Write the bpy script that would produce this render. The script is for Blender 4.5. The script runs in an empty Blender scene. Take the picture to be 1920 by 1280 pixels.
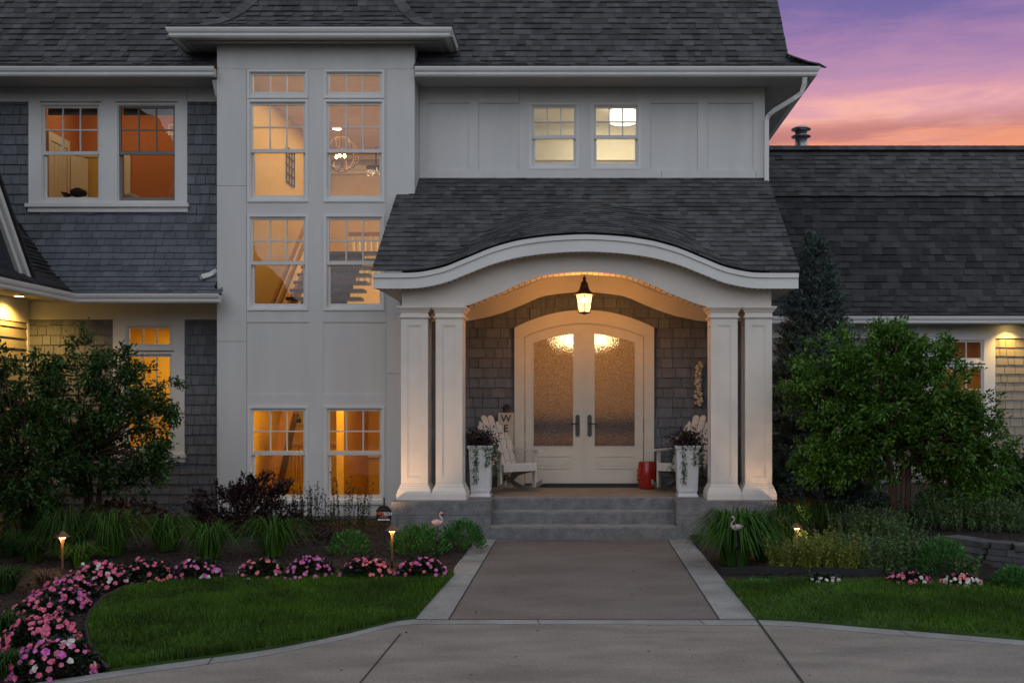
import bpy, math, random
import numpy as np
from mathutils import Vector, Matrix
R = math.radians
rnd = random.Random(7)
nr = np.random.default_rng(11)
scene = bpy.context.scene

# ---------------------------------------------------------------- camera, sky, exposure
cam_d = bpy.data.cameras.new("camera")
cam = bpy.data.objects.new("camera", cam_d)
scene.collection.objects.link(cam)
cam.location = (0, 0, 1.81)
cam.rotation_euler = (R(90), 0, 0)
cam_d.sensor_width = 36
cam_d.sensor_fit = 'HORIZONTAL'
cam_d.lens = 36
cam_d.shift_x = -125 / 1920
cam_d.shift_y = 115 / 1920
cam_d.clip_end = 2000
scene.camera = cam
scene.view_settings.view_transform = 'Standard'
scene.view_settings.look = 'None'
scene.view_settings.exposure = 0.0
scene.view_settings.gamma = 1.0

SKY = 0.46
world = bpy.data.worlds.new("World")
scene.world = world
world.use_nodes = True
wn, wl = world.node_tree.nodes, world.node_tree.links
wn.clear()

def srgb(r, g, b):
    f = lambda c: c / 12.92 if c <= 0.04045 else ((c + 0.055) / 1.055) ** 2.4
    return (f(r / 255), f(g / 255), f(b / 255), 1)

w_out = wn.new('ShaderNodeOutputWorld')
w_bg = wn.new('ShaderNodeBackground')
w_tc = wn.new('ShaderNodeTexCoord')
w_sep = wn.new('ShaderNodeSeparateXYZ')
wl.new(w_tc.outputs['Generated'], w_sep.inputs[0])
w_map = wn.new('ShaderNodeMapping')
w_map.inputs['Scale'].default_value = (2.2, 2.2, 16)
wl.new(w_tc.outputs['Generated'], w_map.inputs['Vector'])
w_n = wn.new('ShaderNodeTexNoise')
w_n.inputs['Scale'].default_value = 2.1
w_n.inputs['Detail'].default_value = 9
w_n.inputs['Roughness'].default_value = 0.62
w_n.inputs['Distortion'].default_value = 0.4
wl.new(w_map.outputs[0], w_n.inputs['Vector'])
# the sunset side: colour by height, streaked by thin cloud
w_off = wn.new('ShaderNodeMath'); w_off.operation = 'MULTIPLY_ADD'
w_off.inputs[1].default_value = 0.095; w_off.inputs[2].default_value = -0.0475
wl.new(w_n.outputs['Fac'], w_off.inputs[0])
w_add = wn.new('ShaderNodeMath'); w_add.operation = 'ADD'
wl.new(w_sep.outputs['Z'], w_add.inputs[0]); wl.new(w_off.outputs[0], w_add.inputs[1])
w_sc = wn.new('ShaderNodeMapRange')
w_sc.inputs['From Min'].default_value = 0.15; w_sc.inputs['From Max'].default_value = 0.45
wl.new(w_add.outputs[0], w_sc.inputs['Value'])
w_r = wn.new('ShaderNodeValToRGB')
def ramp(node, stops):
    el = node.color_ramp.elements
    while len(el) > 1: el.remove(el[-1])
    el[0].position = stops[0][0]; el[0].color = stops[0][1]
    for p, c in stops[1:]:
        e = el.new(p); e.color = c
zz = lambda z: (z - 0.15) / 0.30
ramp(w_r, [(0.0, srgb(255, 186, 120)), (zz(.226), srgb(244, 156, 118)), (zz(.240), srgb(238, 160, 138)), (zz(.254), srgb(246, 182, 172)),
           (zz(.264), srgb(230, 168, 174)), (zz(.275), srgb(212, 154, 174)), (zz(.296), srgb(190, 144, 178)), (zz(.326), srgb(156, 124, 172)),
           (zz(.350), srgb(122, 108, 165)), (zz(.40), srgb(96, 94, 156)), (1.0, srgb(90, 100, 150))])
wl.new(w_sc.outputs[0], w_r.inputs[0])
# low mauve cloud bank
w_m2 = wn.new('ShaderNodeMapping'); w_m2.inputs['Scale'].default_value = (3.0, 3.0, 26)
w_m2.inputs['Location'].default_value = (0.3, 0.1, 0.55)
wl.new(w_tc.outputs['Generated'], w_m2.inputs['Vector'])
w_n2 = wn.new('ShaderNodeTexNoise'); w_n2.inputs['Scale'].default_value = 1.1; w_n2.inputs['Detail'].default_value = 7
w_n2.inputs['Roughness'].default_value = 0.6
wl.new(w_m2.outputs[0], w_n2.inputs['Vector'])
w_cl = wn.new('ShaderNodeMapRange'); w_cl.interpolation_type = 'SMOOTHSTEP'
w_cl.inputs['From Min'].default_value = 0.40; w_cl.inputs['From Max'].default_value = 0.56
wl.new(w_n2.outputs['Fac'], w_cl.inputs['Value'])
w_b1 = wn.new('ShaderNodeMapRange'); w_b1.interpolation_type = 'SMOOTHSTEP'
w_b1.inputs['From Min'].default_value = 0.228; w_b1.inputs['From Max'].default_value = 0.238
wl.new(w_sep.outputs['Z'], w_b1.inputs['Value'])
w_b2 = wn.new('ShaderNodeMapRange'); w_b2.interpolation_type = 'SMOOTHSTEP'
w_b2.inputs['From Min'].default_value = 0.268; w_b2.inputs['From Max'].default_value = 0.245
wl.new(w_sep.outputs['Z'], w_b2.inputs['Value'])
def wmath(op, a, b):
    m = wn.new('ShaderNodeMath'); m.operation = op
    for i, v in ((0, a), (1, b)):
        if isinstance(v, (int, float)): m.inputs[i].default_value = v
        else: wl.new(v, m.inputs[i])
    return m.outputs[0]
band = wmath('MULTIPLY', wmath('MULTIPLY', w_b1.outputs[0], w_b2.outputs[0]), w_cl.outputs[0])
band = wmath('MULTIPLY', band, 0.85)
w_mc = wn.new('ShaderNodeMix'); w_mc.data_type = 'RGBA'
wl.new(band, w_mc.inputs['Factor']); wl.new(w_r.outputs[0], w_mc.inputs['A'])
w_mc.inputs['B'].default_value = srgb(188, 124, 124)
# the rest of the dusk sky: soft grey blue, paler overhead, faint cloud
w_r2 = wn.new('ShaderNodeValToRGB')
ramp(w_r2, [(0.0, (.03, .03, .03, 1)), (0.49, (.05, .05, .05, 1)), (0.535, (.10, .09, .085, 1)), (0.56, (1.35, 1.30, 1.38, 1)), (0.64, (1.66, 1.76, 1.96, 1)), (0.76, (1.50, 1.62, 1.83, 1)), (1.0, (.74, .82, .96, 1))])
w_h = wmath('MULTIPLY_ADD', w_sep.outputs['Z'], 0.5)
w_h.node.inputs[2].default_value = 0.5
wl.new(w_h, w_r2.inputs[0])
w_cm = wn.new('ShaderNodeMapRange')
w_cm.inputs['From Min'].default_value = 0.3; w_cm.inputs['From Max'].default_value = 0.7
w_cm.inputs['To Min'].default_value = 0.35; w_cm.inputs['To Max'].default_value = 1.65
wl.new(w_n.outputs['Fac'], w_cm.inputs['Value'])
w_amb = wn.new('ShaderNodeVectorMath'); w_amb.operation = 'SCALE'
wl.new(w_r2.outputs[0], w_amb.inputs[0])
wl.new(wmath('MULTIPLY', w_cm.outputs[0], SKY), w_amb.inputs['Scale'])
w_f = wn.new('ShaderNodeMapRange'); w_f.interpolation_type = 'SMOOTHSTEP'
w_f.inputs['From Min'].default_value = 0.55; w_f.inputs['From Max'].default_value = 0.86
wl.new(w_sep.outputs['Y'], w_f.inputs['Value'])
w_mx = wn.new('ShaderNodeMix'); w_mx.data_type = 'RGBA'
wl.new(w_f.outputs[0], w_mx.inputs['Factor'])
wl.new(w_amb.outputs[0], w_mx.inputs['A']); wl.new(w_mc.outputs['Result'], w_mx.inputs['B'])
wl.new(w_mx.outputs['Result'], w_bg.inputs['Color'])
w_bg.inputs['Strength'].default_value = 1.0
wl.new(w_bg.outputs[0], w_out.inputs['Surface'])

# afterglow of the sun that has set: a very weak, very soft lamp from high behind the camera
sun_d = bpy.data.lights.new("sun", 'SUN'); sun_d.energy = 0.30; sun_d.angle = R(60); sun_d.color = (.90, .95, 1.0)
sun = bpy.data.objects.new("sun", sun_d); scene.collection.objects.link(sun)
sun.rotation_euler = (R(60), 0, R(-14)); sun.location = (0, -20, 30)

cy = scene.cycles
cy.use_denoising = True
cy.max_bounces = 8; cy.diffuse_bounces = 4; cy.glossy_bounces = 4; cy.transmission_bounces = 6; cy.transparent_max_bounces = 12
cy.sample_clamp_indirect = 4.0
cy.caustics_reflective = False; cy.caustics_refractive = False

# ---------------------------------------------------------------- materials
def mat(name, col, rough=.6, var=.12, scale=6., bump=0., bscale=60., island=0., spec=.5, stretch=(1, 1, 1), col2=None, trans=0., metal=0., coat=0., fine=0., fscale=260.):
    m = bpy.data.materials.new(name); m.use_nodes = True
    n, l = m.node_tree.nodes, m.node_tree.links
    b = n['Principled BSDF']
    b.inputs['Roughness'].default_value = rough
    b.inputs['Specular IOR Level'].default_value = spec
    b.inputs['Metallic'].default_value = metal
    b.inputs['Coat Weight'].default_value = coat
    tc = n.new('ShaderNodeTexCoord'); mp = n.new('ShaderNodeMapping'); mp.inputs['Scale'].default_value = stretch
    l.new(tc.outputs['Object'], mp.inputs['Vector'])
    no = n.new('ShaderNodeTexNoise'); no.inputs['Scale'].default_value = scale; no.inputs['Detail'].default_value = 6; no.inputs['Roughness'].default_value = .6
    l.new(mp.outputs[0], no.inputs['Vector'])
    c2 = col2 or tuple(c * .55 for c in col)
    mr = n.new('ShaderNodeMapRange'); mr.inputs['From Min'].default_value = .32; mr.inputs['From Max'].default_value = .68
    mr.inputs['To Min'].default_value = 0.; mr.inputs['To Max'].default_value = 1.
    l.new(no.outputs['Fac'], mr.inputs['Value'])
    mx = n.new('ShaderNodeMix'); mx.data_type = 'RGBA'
    a = tuple(c * (1 + var) for c in col); 
    bcol = tuple(x * (1 - var) for x in col) if col2 is None else c2
    mx.inputs['A'].default_value = (*bcol, 1); mx.inputs['B'].default_value = (*a, 1)
    l.new(mr.outputs[0], mx.inputs['Factor'])
    out = mx.outputs['Result']
    if fine:
        f = n.new('ShaderNodeTexNoise'); f.inputs['Scale'].default_value = fscale; f.inputs['Detail'].default_value = 3
        l.new(mp.outputs[0], f.inputs['Vector'])
        fr = n.new('ShaderNodeMapRange'); fr.inputs['From Min'].default_value = .3; fr.inputs['From Max'].default_value = .7
        fr.inputs['To Min'].default_value = 1 - fine; fr.inputs['To Max'].default_value = 1 + fine
        l.new(f.outputs['Fac'], fr.inputs['Value'])
        s = n.new('ShaderNodeVectorMath'); s.operation = 'SCALE'; l.new(out, s.inputs[0]); l.new(fr.outputs[0], s.inputs['Scale']); out = s.outputs[0]
    if island:
        g = n.new('ShaderNodeNewGeometry')
        ir = n.new('ShaderNodeMapRange'); ir.inputs['To Min'].default_value = 1 - island; ir.inputs['To Max'].default_value = 1 + island
        l.new(g.outputs['Random Per Island'], ir.inputs['Value'])
        s = n.new('ShaderNodeVectorMath'); s.operation = 'SCALE'; l.new(out, s.inputs[0]); l.new(ir.outputs[0], s.inputs['Scale']); out = s.outputs[0]
    l.new(out, b.inputs['Base Color'])
    if bump:
        bn = n.new('ShaderNodeTexNoise'); bn.inputs['Scale'].default_value = bscale; bn.inputs['Detail'].default_value = 5
        l.new(mp.outputs[0], bn.inputs['Vector'])
        bp = n.new('ShaderNodeBump'); bp.inputs['Strength'].default_value = bump; bp.inputs['Distance'].default_value = .01
        l.new(bn.outputs['Fac'], bp.inputs['Height']); l.new(bp.outputs[0], b.inputs['Normal'])
    if trans:
        t = n.new('ShaderNodeBsdfTranslucent'); l.new(out, t.inputs['Color'])
        ms = n.new('ShaderNodeMixShader'); ms.inputs[0].default_value = trans
        l.new(b.outputs[0], ms.inputs[1]); l.new(t.outputs[0], ms.inputs[2]); l.new(ms.outputs[0], n['Material Output'].inputs['Surface'])
    return m

def emit(name, col, strength, through=0.):
    m = bpy.data.materials.new(name); m.use_nodes = True
    n, l = m.node_tree.nodes, m.node_tree.links
    n.remove(n['Principled BSDF'])
    e = n.new('ShaderNodeEmission'); e.inputs[0].default_value = (*col, 1); e.inputs[1].default_value = strength
    o = n['Material Output'].inputs['Surface']
    if through:
        t = n.new('ShaderNodeBsdfTransparent'); ms = n.new('ShaderNodeMixShader'); ms.inputs[0].default_value = through
        l.new(e.outputs[0], ms.inputs[1]); l.new(t.outputs[0], ms.inputs[2]); l.new(ms.outputs[0], o)
    else:
        l.new(e.outputs[0], o)
    return m

def glass(name, tint=(1, 1, 1), base=.10, wav=.0):
    m = bpy.data.materials.new(name); m.use_nodes = True
    n, l = m.node_tree.nodes, m.node_tree.links
    n.remove(n['Principled BSDF'])
    t = n.new('ShaderNodeBsdfTransparent'); t.inputs[0].default_value = (*tint, 1)
    g = n.new('ShaderNodeBsdfGlossy'); g.inputs['Roughness'].default_value = .0
    f = n.new('ShaderNodeFresnel'); f.inputs[0].default_value = 1.5
    ad = n.new('ShaderNodeMath'); ad.operation = 'ADD'; ad.inputs[1].default_value = base; ad.use_clamp = True
    l.new(f.outputs[0], ad.inputs[0])
    if wav:
        no = n.new('ShaderNodeTexNoise'); no.inputs['Scale'].default_value = 1.6; no.inputs['Detail'].default_value = 1
        bp = n.new('ShaderNodeBump'); bp.inputs['Strength'].default_value = wav; bp.inputs['Distance'].default_value = .05
        tc = n.new('ShaderNodeTexCoord'); l.new(tc.outputs['Object'], no.inputs['Vector'])
        l.new(no.outputs['Fac'], bp.inputs['Height']); l.new(bp.outputs[0], g.inputs['Normal'])
    ms = n.new('ShaderNodeMixShader'); l.new(ad.outputs[0], ms.inputs[0]); l.new(t.outputs[0], ms.inputs[1]); l.new(g.outputs[0], ms.inputs[2])
    l.new(ms.outputs[0], n['Material Output'].inputs['Surface'])
    return m

def rain_glass(name):
    m = bpy.data.materials.new(name); m.use_nodes = True
    n, l = m.node_tree.nodes, m.node_tree.links
    n.remove(n['Principled BSDF'])
    tc = n.new('ShaderNodeTexCoord'); mp = n.new('ShaderNodeMapping'); mp.inputs['Scale'].default_value = (1, 1, .38)
    l.new(tc.outputs['Object'], mp.inputs['Vector'])
    no = n.new('ShaderNodeTexNoise'); no.inputs['Scale'].default_value = 80; no.inputs['Detail'].default_value = 3; no.inputs['Roughness'].default_value = .62
    l.new(mp.outputs[0], no.inputs['Vector'])
    bp = n.new('ShaderNodeBump'); bp.inputs['Strength'].default_value = 1.0; bp.inputs['Distance'].default_value = .016
    l.new(no.outputs['Fac'], bp.inputs['Height'])
    r = n.new('ShaderNodeBsdfRefraction'); r.inputs['IOR'].default_value = 1.25; r.inputs['Roughness'].default_value = .10
    r.inputs['Color'].default_value = (.93, .92, .90, 1)
    g = n.new('ShaderNodeBsdfGlossy'); g.inputs['Roughness'].default_value = .2; g.inputs['Color'].default_value = (.75, .8, .85, 1)
    cr = n.new('ShaderNodeMapRange'); cr.inputs['From Min'].default_value = .40; cr.inputs['From Max'].default_value = .62
    cr.inputs['To Min'].default_value = .48; cr.inputs['To Max'].default_value = 1.0; l.new(no.outputs['Fac'], cr.inputs['Value'])
    l.new(cr.outputs[0], r.inputs['Color'])  # refracted speckle of the lit foyer put into the glass colour as noise
    l.new(bp.outputs[0], r.inputs['Normal']); l.new(bp.outputs[0], g.inputs['Normal'])
    ms = n.new('ShaderNodeMixShader'); ms.inputs[0].default_value = .13
    l.new(r.outputs[0], ms.inputs[1]); l.new(g.outputs[0], ms.inputs[2]); l.new(ms.outputs[0], n['Material Output'].inputs['Surface'])
    return m

MT = dict(
    trim=mat('white_paint', (.75, .745, .73), .5, .07, 1.2, .08, 60, stretch=(1, 1, .5)),
    warm=mat('warm_white_paint', (.74, .685, .63), .5, .05, 3, .06, 90),
    board=mat('pale_board_paint', (.66, .655, .645), .6, .07, 1.0, .12, 90, stretch=(2.2, 2.2, .35), fine=.03),
    cream=mat('cream_paint', (.66, .61, .52), .5, .04),
    sash=mat('white_sash_paint', (.68, .68, .67), .4, .03),
    dark_sash=mat('taupe_sash', (.20, .18, .17), .5, .05),
    siding=mat('grey_cedar_shingle', (.148, .160, .182), .75, .18, 5, .35, 70, .15, .25, (6, 6, .6)),
    lap=mat('grey_lap_siding', (.30, .27, .22), .7, .08, 4, .2, 90, .08),
    skirt=mat('grey_slate_shingle', (.142, .152, .172), .75, .18, 4, .3, 70, .16, .2),
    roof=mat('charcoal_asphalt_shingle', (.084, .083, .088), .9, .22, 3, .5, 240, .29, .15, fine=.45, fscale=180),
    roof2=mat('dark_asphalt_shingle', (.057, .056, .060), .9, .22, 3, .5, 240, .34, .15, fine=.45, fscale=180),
    black=mat('black_drip_edge', (.012, .012, .013), .6),
    tread=mat('toplit_tread_concrete', (.30, .285, .27), .85, .22, 5, .3, 40, fine=.2, fscale=70),  # paler than the risers: light from above put into the colour
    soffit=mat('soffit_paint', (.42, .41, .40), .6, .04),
    concrete=mat('grey_concrete', (.235, .225, .215), .85, .32, 3.2, .35, 45, fine=.12),
    step=mat('weathered_concrete', (.185, .184, .190), .85, .26, 7, .4, 40, fine=.25, fscale=70),
    stamped=mat('stamped_concrete', (.158, .132, .121), .75, .20, 1.1, .3, 30, stretch=(1, 1.6, 1), fine=.22, fscale=40),
    border=mat('border_concrete', (.27, .265, .255), .8, .22, 2.2, .25, 50, fine=.22, fscale=50),
    drive=mat('broom_concrete', (.240, .205, .180), .82, .24, 1.3, .7, 34, stretch=(1, 2.2, 1), fine=.30, fscale=46),
    porch=mat('porch_concrete', (.30, .235, .175), .75, .2, 3, .2, 40),
    joint=mat('dark_joint', (.03, .028, .026), .95),
    mulch=mat('dark_mulch', (.019, .0115, .0085), .95, .5, 14, .9, 60, fine=.3),
    chip=mat('mulch_chip', (.042, .024, .016), .9, .3, 9, 0, 60, .8),
    soil=mat('garden_soil', (.020, .024, .012), .95, .5, .6),
    lawn=mat('lawn_turf', (.028, .064, .008), .9, .45, 1.6, .6, 80),
    grass=mat('grass_blade', (.056, .122, .009), .6, .50, 1.3, island=.45, trans=.25, spec=.25),
    iron=mat('dark_bronze', (.060, .040, .026), .45, .2, 20, metal=.6),
    steel=mat('galvanised_steel', (.42, .43, .45), .38, .15, 10, metal=.9),
    copper=mat('aged_copper', (.20, .11, .07), .45, .25, 18, metal=.7),
    pewter=mat('pewter', (.10, .09, .08), .35, .1, metal=.9),
    redglaze=mat('red_glaze', (.36, .012, .008), .22, .12, 12, coat=.5),
    chair=mat('weathered_white_paint', (.62, .58, .53), .6, .12, 5, .15, 60, .05, stretch=(4, 4, 1)),
    chair_dark=mat('weathered_grey_wood', (.30, .28, .26), .7, .2, 6),
    planter=mat('white_planter', (.68, .68, .68), .5, .05),
    signboard=mat('cream_sign_wood', (.55, .46, .36), .7, .1),
    letter=mat('black_lettering', (.012, .012, .012), .7),
    garlic=mat('dried_garlic', (.55, .46, .34), .7, .25, 30, .3, 60, .12),
    pinkflam=mat('pale_pink_plastic', (.56, .42, .42), .4, .12, 9),
    plastic=mat('black_plastic', (.012, .012, .014), .5),
    signblack=mat('gloss_black_sign', (.012, .008, .008), .3),
    orange=mat('orange_print', (.65, .09, .015), .5, 0),
    white=mat('white_print', (.75, .75, .73), .5, 0),
    bark=mat('brown_bark', (.075, .042, .026), .9, .4, 12, .8, 40, stretch=(3, 3, .6)),
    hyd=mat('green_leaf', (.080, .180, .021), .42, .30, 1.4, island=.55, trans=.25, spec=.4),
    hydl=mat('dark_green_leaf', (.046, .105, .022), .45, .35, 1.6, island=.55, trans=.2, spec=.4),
    spruce=mat('blue_green_needle', (.105, .150, .135), .65, .3, 2.5, island=.5, spec=.3),
    nine=mat('maroon_leaf', (.030, .011, .013), .5, .3, 4, island=.5, trans=.12),
    holly=mat('olive_leaf', (.05, .06, .022), .5, .3, 4, island=.5, trans=.15),
    lily=mat('daylily_leaf', (.050, .125, .018), .7, .3, 4, island=.4, trans=.25, spec=.2),
    lilydk=mat('dark_daylily_leaf', (.032, .078, .016), .7, .3, 4, island=.4, trans=.25, spec=.2),
    sedum=mat('sedum_leaf', (.062, .19, .038), .5, .25, 4, island=.35, trans=.15),
    lime=mat('yellow_green_leaf', (.20, .24, .035), .6, .3, 4, island=.4, trans=.2),
    mint=mat('grey_green_leaf', (.10, .175, .06), .65, .3, 4, island=.4, trans=.2),
    straw=mat('dry_straw', (.16, .085, .045), .8, .3, 5, island=.4),
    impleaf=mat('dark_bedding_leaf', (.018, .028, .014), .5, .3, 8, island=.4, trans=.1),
    pink=mat('pink_petal', (.58, .035, .14), .55, .35, 30, island=.5, trans=.2, col2=(.66, .22, .32)),
    magenta=mat('magenta_petal', (.50, .05, .36), .55, .4, 18, island=.45, trans=.2, col2=(.60, .25, .42)),
    coral=mat('coral_petal', (.70, .06, .06), .55, .4, 18, island=.4, trans=.2, col2=(.75, .35, .35)),
    whitefl=mat('white_petal', (.70, .64, .60), .6, .1, 9, island=.25, trans=.2),
    faded=mat('faded_bloom', (.34, .25, .20), .8, .2, 9, island=.3),
    stone=mat('blue_grey_stone', (.085, .088, .092), .8, .4, 5, .5, 30, .35),
    stone2=mat('brown_stone', (.13, .095, .075), .8, .4, 5, .5, 30, .35),
    purple=mat('plum_foliage', (.030, .016, .024), .5, .3, 6, island=.5, trans=.1),
    vine=mat('vine_leaf', (.06, .095, .035), .5, .3, 6, island=.5, trans=.15),
    peach=mat('peach_wall', (.66, .50, .25), .8, .04),
    amber=mat('amber_wall', (.66, .43, .10), .8, .05),
    terracotta=mat('terracotta_wall', (.55, .20, .065), .8, .08, 2),
    ivory=mat('ivory_paint', (.72, .68, .56), .6, .03),
    tan=mat('tan_wall', (.58, .38, .17), .8, .05),
    oak=mat('stained_oak', (.26, .13, .05), .5, .25, 4, stretch=(5, 5, .6)),
    walnut=mat('dark_walnut', (.045, .026, .016), .45, .3, 5, stretch=(.6, 5, 5)),
    linen=mat('cream_linen', (.60, .56, .46), .9, .06, 10, .2, 60),
    cushion=mat('dark_brown_plush', (.030, .020, .018), .95, .3, 30, .6, 90),
    shade=mat('olive_roman_shade', (.16, .15, .10), .9, .1, stretch=(1, 1, 12)),
    rug=mat('grey_patterned_runner', (.10, .09, .10), .95, .9, 22),
    black_lacquer=mat('black_lacquer', (.006, .004, .003), .5),
    black_frame=mat('black_frame', (.02, .016, .012), .5),
    glass=glass('window_glass', (.98, .96, .93), .06, .06),
    clear=glass('clear_glass', (.93, .95, .95), .03),
    darkglass=mat('dark_blue_glass', (.035, .042, .052), .12, .2, 2, spec=.8),
    rain=rain_glass('rain_glass'),
)
# ---------------------------------------------------------------- building kit
def X(px, D): return (px - 1085) * D / 1920
def Z(py, D): return 1.81 - (py - 755) * D / 1920

def tag(o, label=None, cat=None, group=None, kind=None):
    if label: o['label'] = label
    if cat: o['category'] = cat
    if group: o['group'] = group
    if kind: o['kind'] = kind
    return o

def thing(name, loc, label, cat, group=None):
    o = bpy.data.objects.new(name, None)
    o.empty_display_size = .1
    scene.collection.objects.link(o)
    o.location = loc
    return tag(o, label, cat, group)

class MB:
    def __init__(s): s.v = []; s.f = []; s.m = []; s.sm = []
    def add(s, vs, fs, mi=0, smooth=False):
        b = len(s.v); s.v += [tuple(p) for p in vs]
        for f in fs: s.f.append(tuple(i + b for i in f)); s.m.append(mi); s.sm.append(smooth)
        return s
    def box(s, x0, x1, y0, y1, z0, z1, mi=0):
        if x0 > x1: x0, x1 = x1, x0
        if y0 > y1: y0, y1 = y1, y0
        if z0 > z1: z0, z1 = z1, z0
        vs = [(x0, y0, z0), (x1, y0, z0), (x1, y1, z0), (x0, y1, z0), (x0, y0, z1), (x1, y0, z1), (x1, y1, z1), (x0, y1, z1)]
        return s.add(vs, [(0, 3, 2, 1), (4, 5, 6, 7), (0, 1, 5, 4), (1, 2, 6, 5), (2, 3, 7, 6), (3, 0, 4, 7)], mi)
    def obox(s, c, ax, ay, az, hx, hy, hz, mi=0):
        c, ax, ay, az = Vector(c), Vector(ax).normalized(), Vector(ay).normalized(), Vector(az).normalized()
        vs = [c + ax * hx * i + ay * hy * j + az * hz * k for k in (-1, 1) for i, j in ((-1, -1), (1, -1), (1, 1), (-1, 1))]
        return s.add(vs, [(0, 3, 2, 1), (4, 5, 6, 7), (0, 1, 5, 4), (1, 2, 6, 5), (2, 3, 7, 6), (3, 0, 4, 7)], mi)
    def bar(s, a, b, w, t, side=(0, 1, 0), mi=0):
        a, b = Vector(a), Vector(b); d = (b - a)
        sd = Vector(side); n = d.cross(sd).normalized(); sd = n.cross(d).normalized()
        return s.obox((a + b) / 2, d, sd, n, d.length / 2, w / 2, t / 2, mi)
    def quad(s, a, b, c, d, mi=0): return s.add([a, b, c, d], [(0, 1, 2, 3)], mi)
    def slab(s, xs, lo, hi, y0, y1, mi=0):
        n = len(xs)
        vs = []
        for i in range(n): vs += [(xs[i], y0, lo[i]), (xs[i], y0, hi[i]), (xs[i], y1, lo[i]), (xs[i], y1, hi[i])]
        fs = []
        for i in range(n - 1):
            a, b = 4 * i, 4 * i + 4
            fs += [(a, b, b + 1, a + 1), (a + 2, a + 3, b + 3, b + 2), (a + 1, b + 1, b + 3, a + 3), (a, a + 2, b + 2, b)]
        e = 4 * (n - 1)
        fs += [(0, 1, 3, 2), (e, e + 2, e + 3, e + 1)]
        return s.add(vs, fs, mi)
    def prism(s, poly, axis, a, b, mi=0):
        n = len(poly)
        def P(p, t):
            if axis == 'x': return (t, p[0], p[1])
            if axis == 'y': return (p[0], t, p[1])
            return (p[0], p[1], t)
        vs = [P(p, a) for p in poly] + [P(p, b) for p in poly]
        fs = [tuple(range(n)), tuple(range(2 * n - 1, n - 1, -1))] + [(i, (i + 1) % n, n + (i + 1) % n, n + i) for i in range(n)]
        return s.add(vs, fs, mi)
    def tube(s, pts, r, n=8, mi=0, smooth=True, square=False):
        pts = [Vector(p) for p in pts]; k = len(pts)
        rs = r if isinstance(r, (list, tuple)) else [r] * k
        vs = []; up = Vector((0.13, 0.21, 1))
        if square: n = 4; smooth = False
        for i in range(k):
            d = (pts[min(i + 1, k - 1)] - pts[max(i - 1, 0)]).normalized()
            u = Vector((0, 1, 0)) if square else up
            a = d.cross(u)
            if a.length < 1e-4: a = d.cross(Vector((1, 0, 0)))
            a.normalize(); b = d.cross(a).normalized()
            for j in range(n):
                t = 2 * math.pi * (j + (.5 if square else 0)) / n
                vs.append(pts[i] + (a * math.cos(t) + b * math.sin(t)) * rs[i] * (1.414 if square else 1))
        fs = [(i * n + j, i * n + (j + 1) % n, (i + 1) * n + (j + 1) % n, (i + 1) * n + j) for i in range(k - 1) for j in range(n)]
        fs += [tuple(range(n - 1, -1, -1)), tuple(range((k - 1) * n, k * n))]
        return s.add(vs, fs, mi, smooth)
    def lathe(s, prof, c=(0, 0, 0), n=20, mi=0, smooth=True, rot=0., sx=1., sy=1.):
        vs = []; k = len(prof)
        for r, z in prof:
            for j in range(n):
                t = 2 * math.pi * j / n + rot
                vs.append((c[0] + r * math.cos(t) * sx, c[1] + r * math.sin(t) * sy, c[2] + z))
        fs = [(i * n + j, i * n + (j + 1) % n, (i + 1) * n + (j + 1) % n, (i + 1) * n + j) for i in range(k - 1) for j in range(n)]
        fs += [tuple(range(n - 1, -1, -1)), tuple(range((k - 1) * n, k * n))]
        return s.add(vs, fs, mi, smooth)
    def sq(s, prof, c, mi=0):      # square 'lathe': prof = (half width, z)
        return s.lathe([(h * 1.41421, z) for h, z in prof], c, 4, mi, False, math.pi / 4)
    def ball(s, c, rx, ry, rz, n=12, m=8, mi=0, jit=0.):
        vs = []
        for i in range(m + 1):
            p = math.pi * i / m
            for j in range(n):
                t = 2 * math.pi * j / n
                k = 1 + rnd.uniform(-jit, jit)
                vs.append((c[0] + rx * math.sin(p) * math.cos(t) * k, c[1] + ry * math.sin(p) * math.sin(t) * k, c[2] + rz * math.cos(p) * k))
        fs = [(i * n + j, (i + 1) * n + j, (i + 1) * n + (j + 1) % n, i * n + (j + 1) % n) for i in range(m) for j in range(n)]
        return s.add(vs, fs, mi, True)
    def wall(s, x0, x1, z0, z1, y, th, holes=(), mi=0):
        xs = sorted({x0, x1, *[v for h in holes for v in (h[0], h[1]) if x0 < v < x1]})
        zs = sorted({z0, z1, *[v for h in holes for v in (h[2], h[3]) if z0 < v < z1]})
        for i in range(len(xs) - 1):
            for j in range(len(zs) - 1):
                cx, cz = (xs[i] + xs[i + 1]) / 2, (zs[j] + zs[j + 1]) / 2
                if any(h[0] < cx < h[1] and h[2] < cz < h[3] for h in holes): continue
                for yy in (y, y + th):
                    s.quad((xs[i], yy, zs[j]), (xs[i + 1], yy, zs[j]), (xs[i + 1], yy, zs[j + 1]), (xs[i], yy, zs[j + 1]), mi)
        for h in [*holes, (x0, x1, z0, z1)]:
            a, b, c, d = max(h[0], x0), min(h[1], x1), max(h[2], z0), min(h[3], z1)
            for p, q in (((a, c), (b, c)), ((b, c), (b, d)), ((b, d), (a, d)), ((a, d), (a, c))):
                s.quad((p[0], y, p[1]), (q[0], y, q[1]), (q[0], y + th, q[1]), (p[0], y + th, p[1]), mi)
        return s
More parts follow.
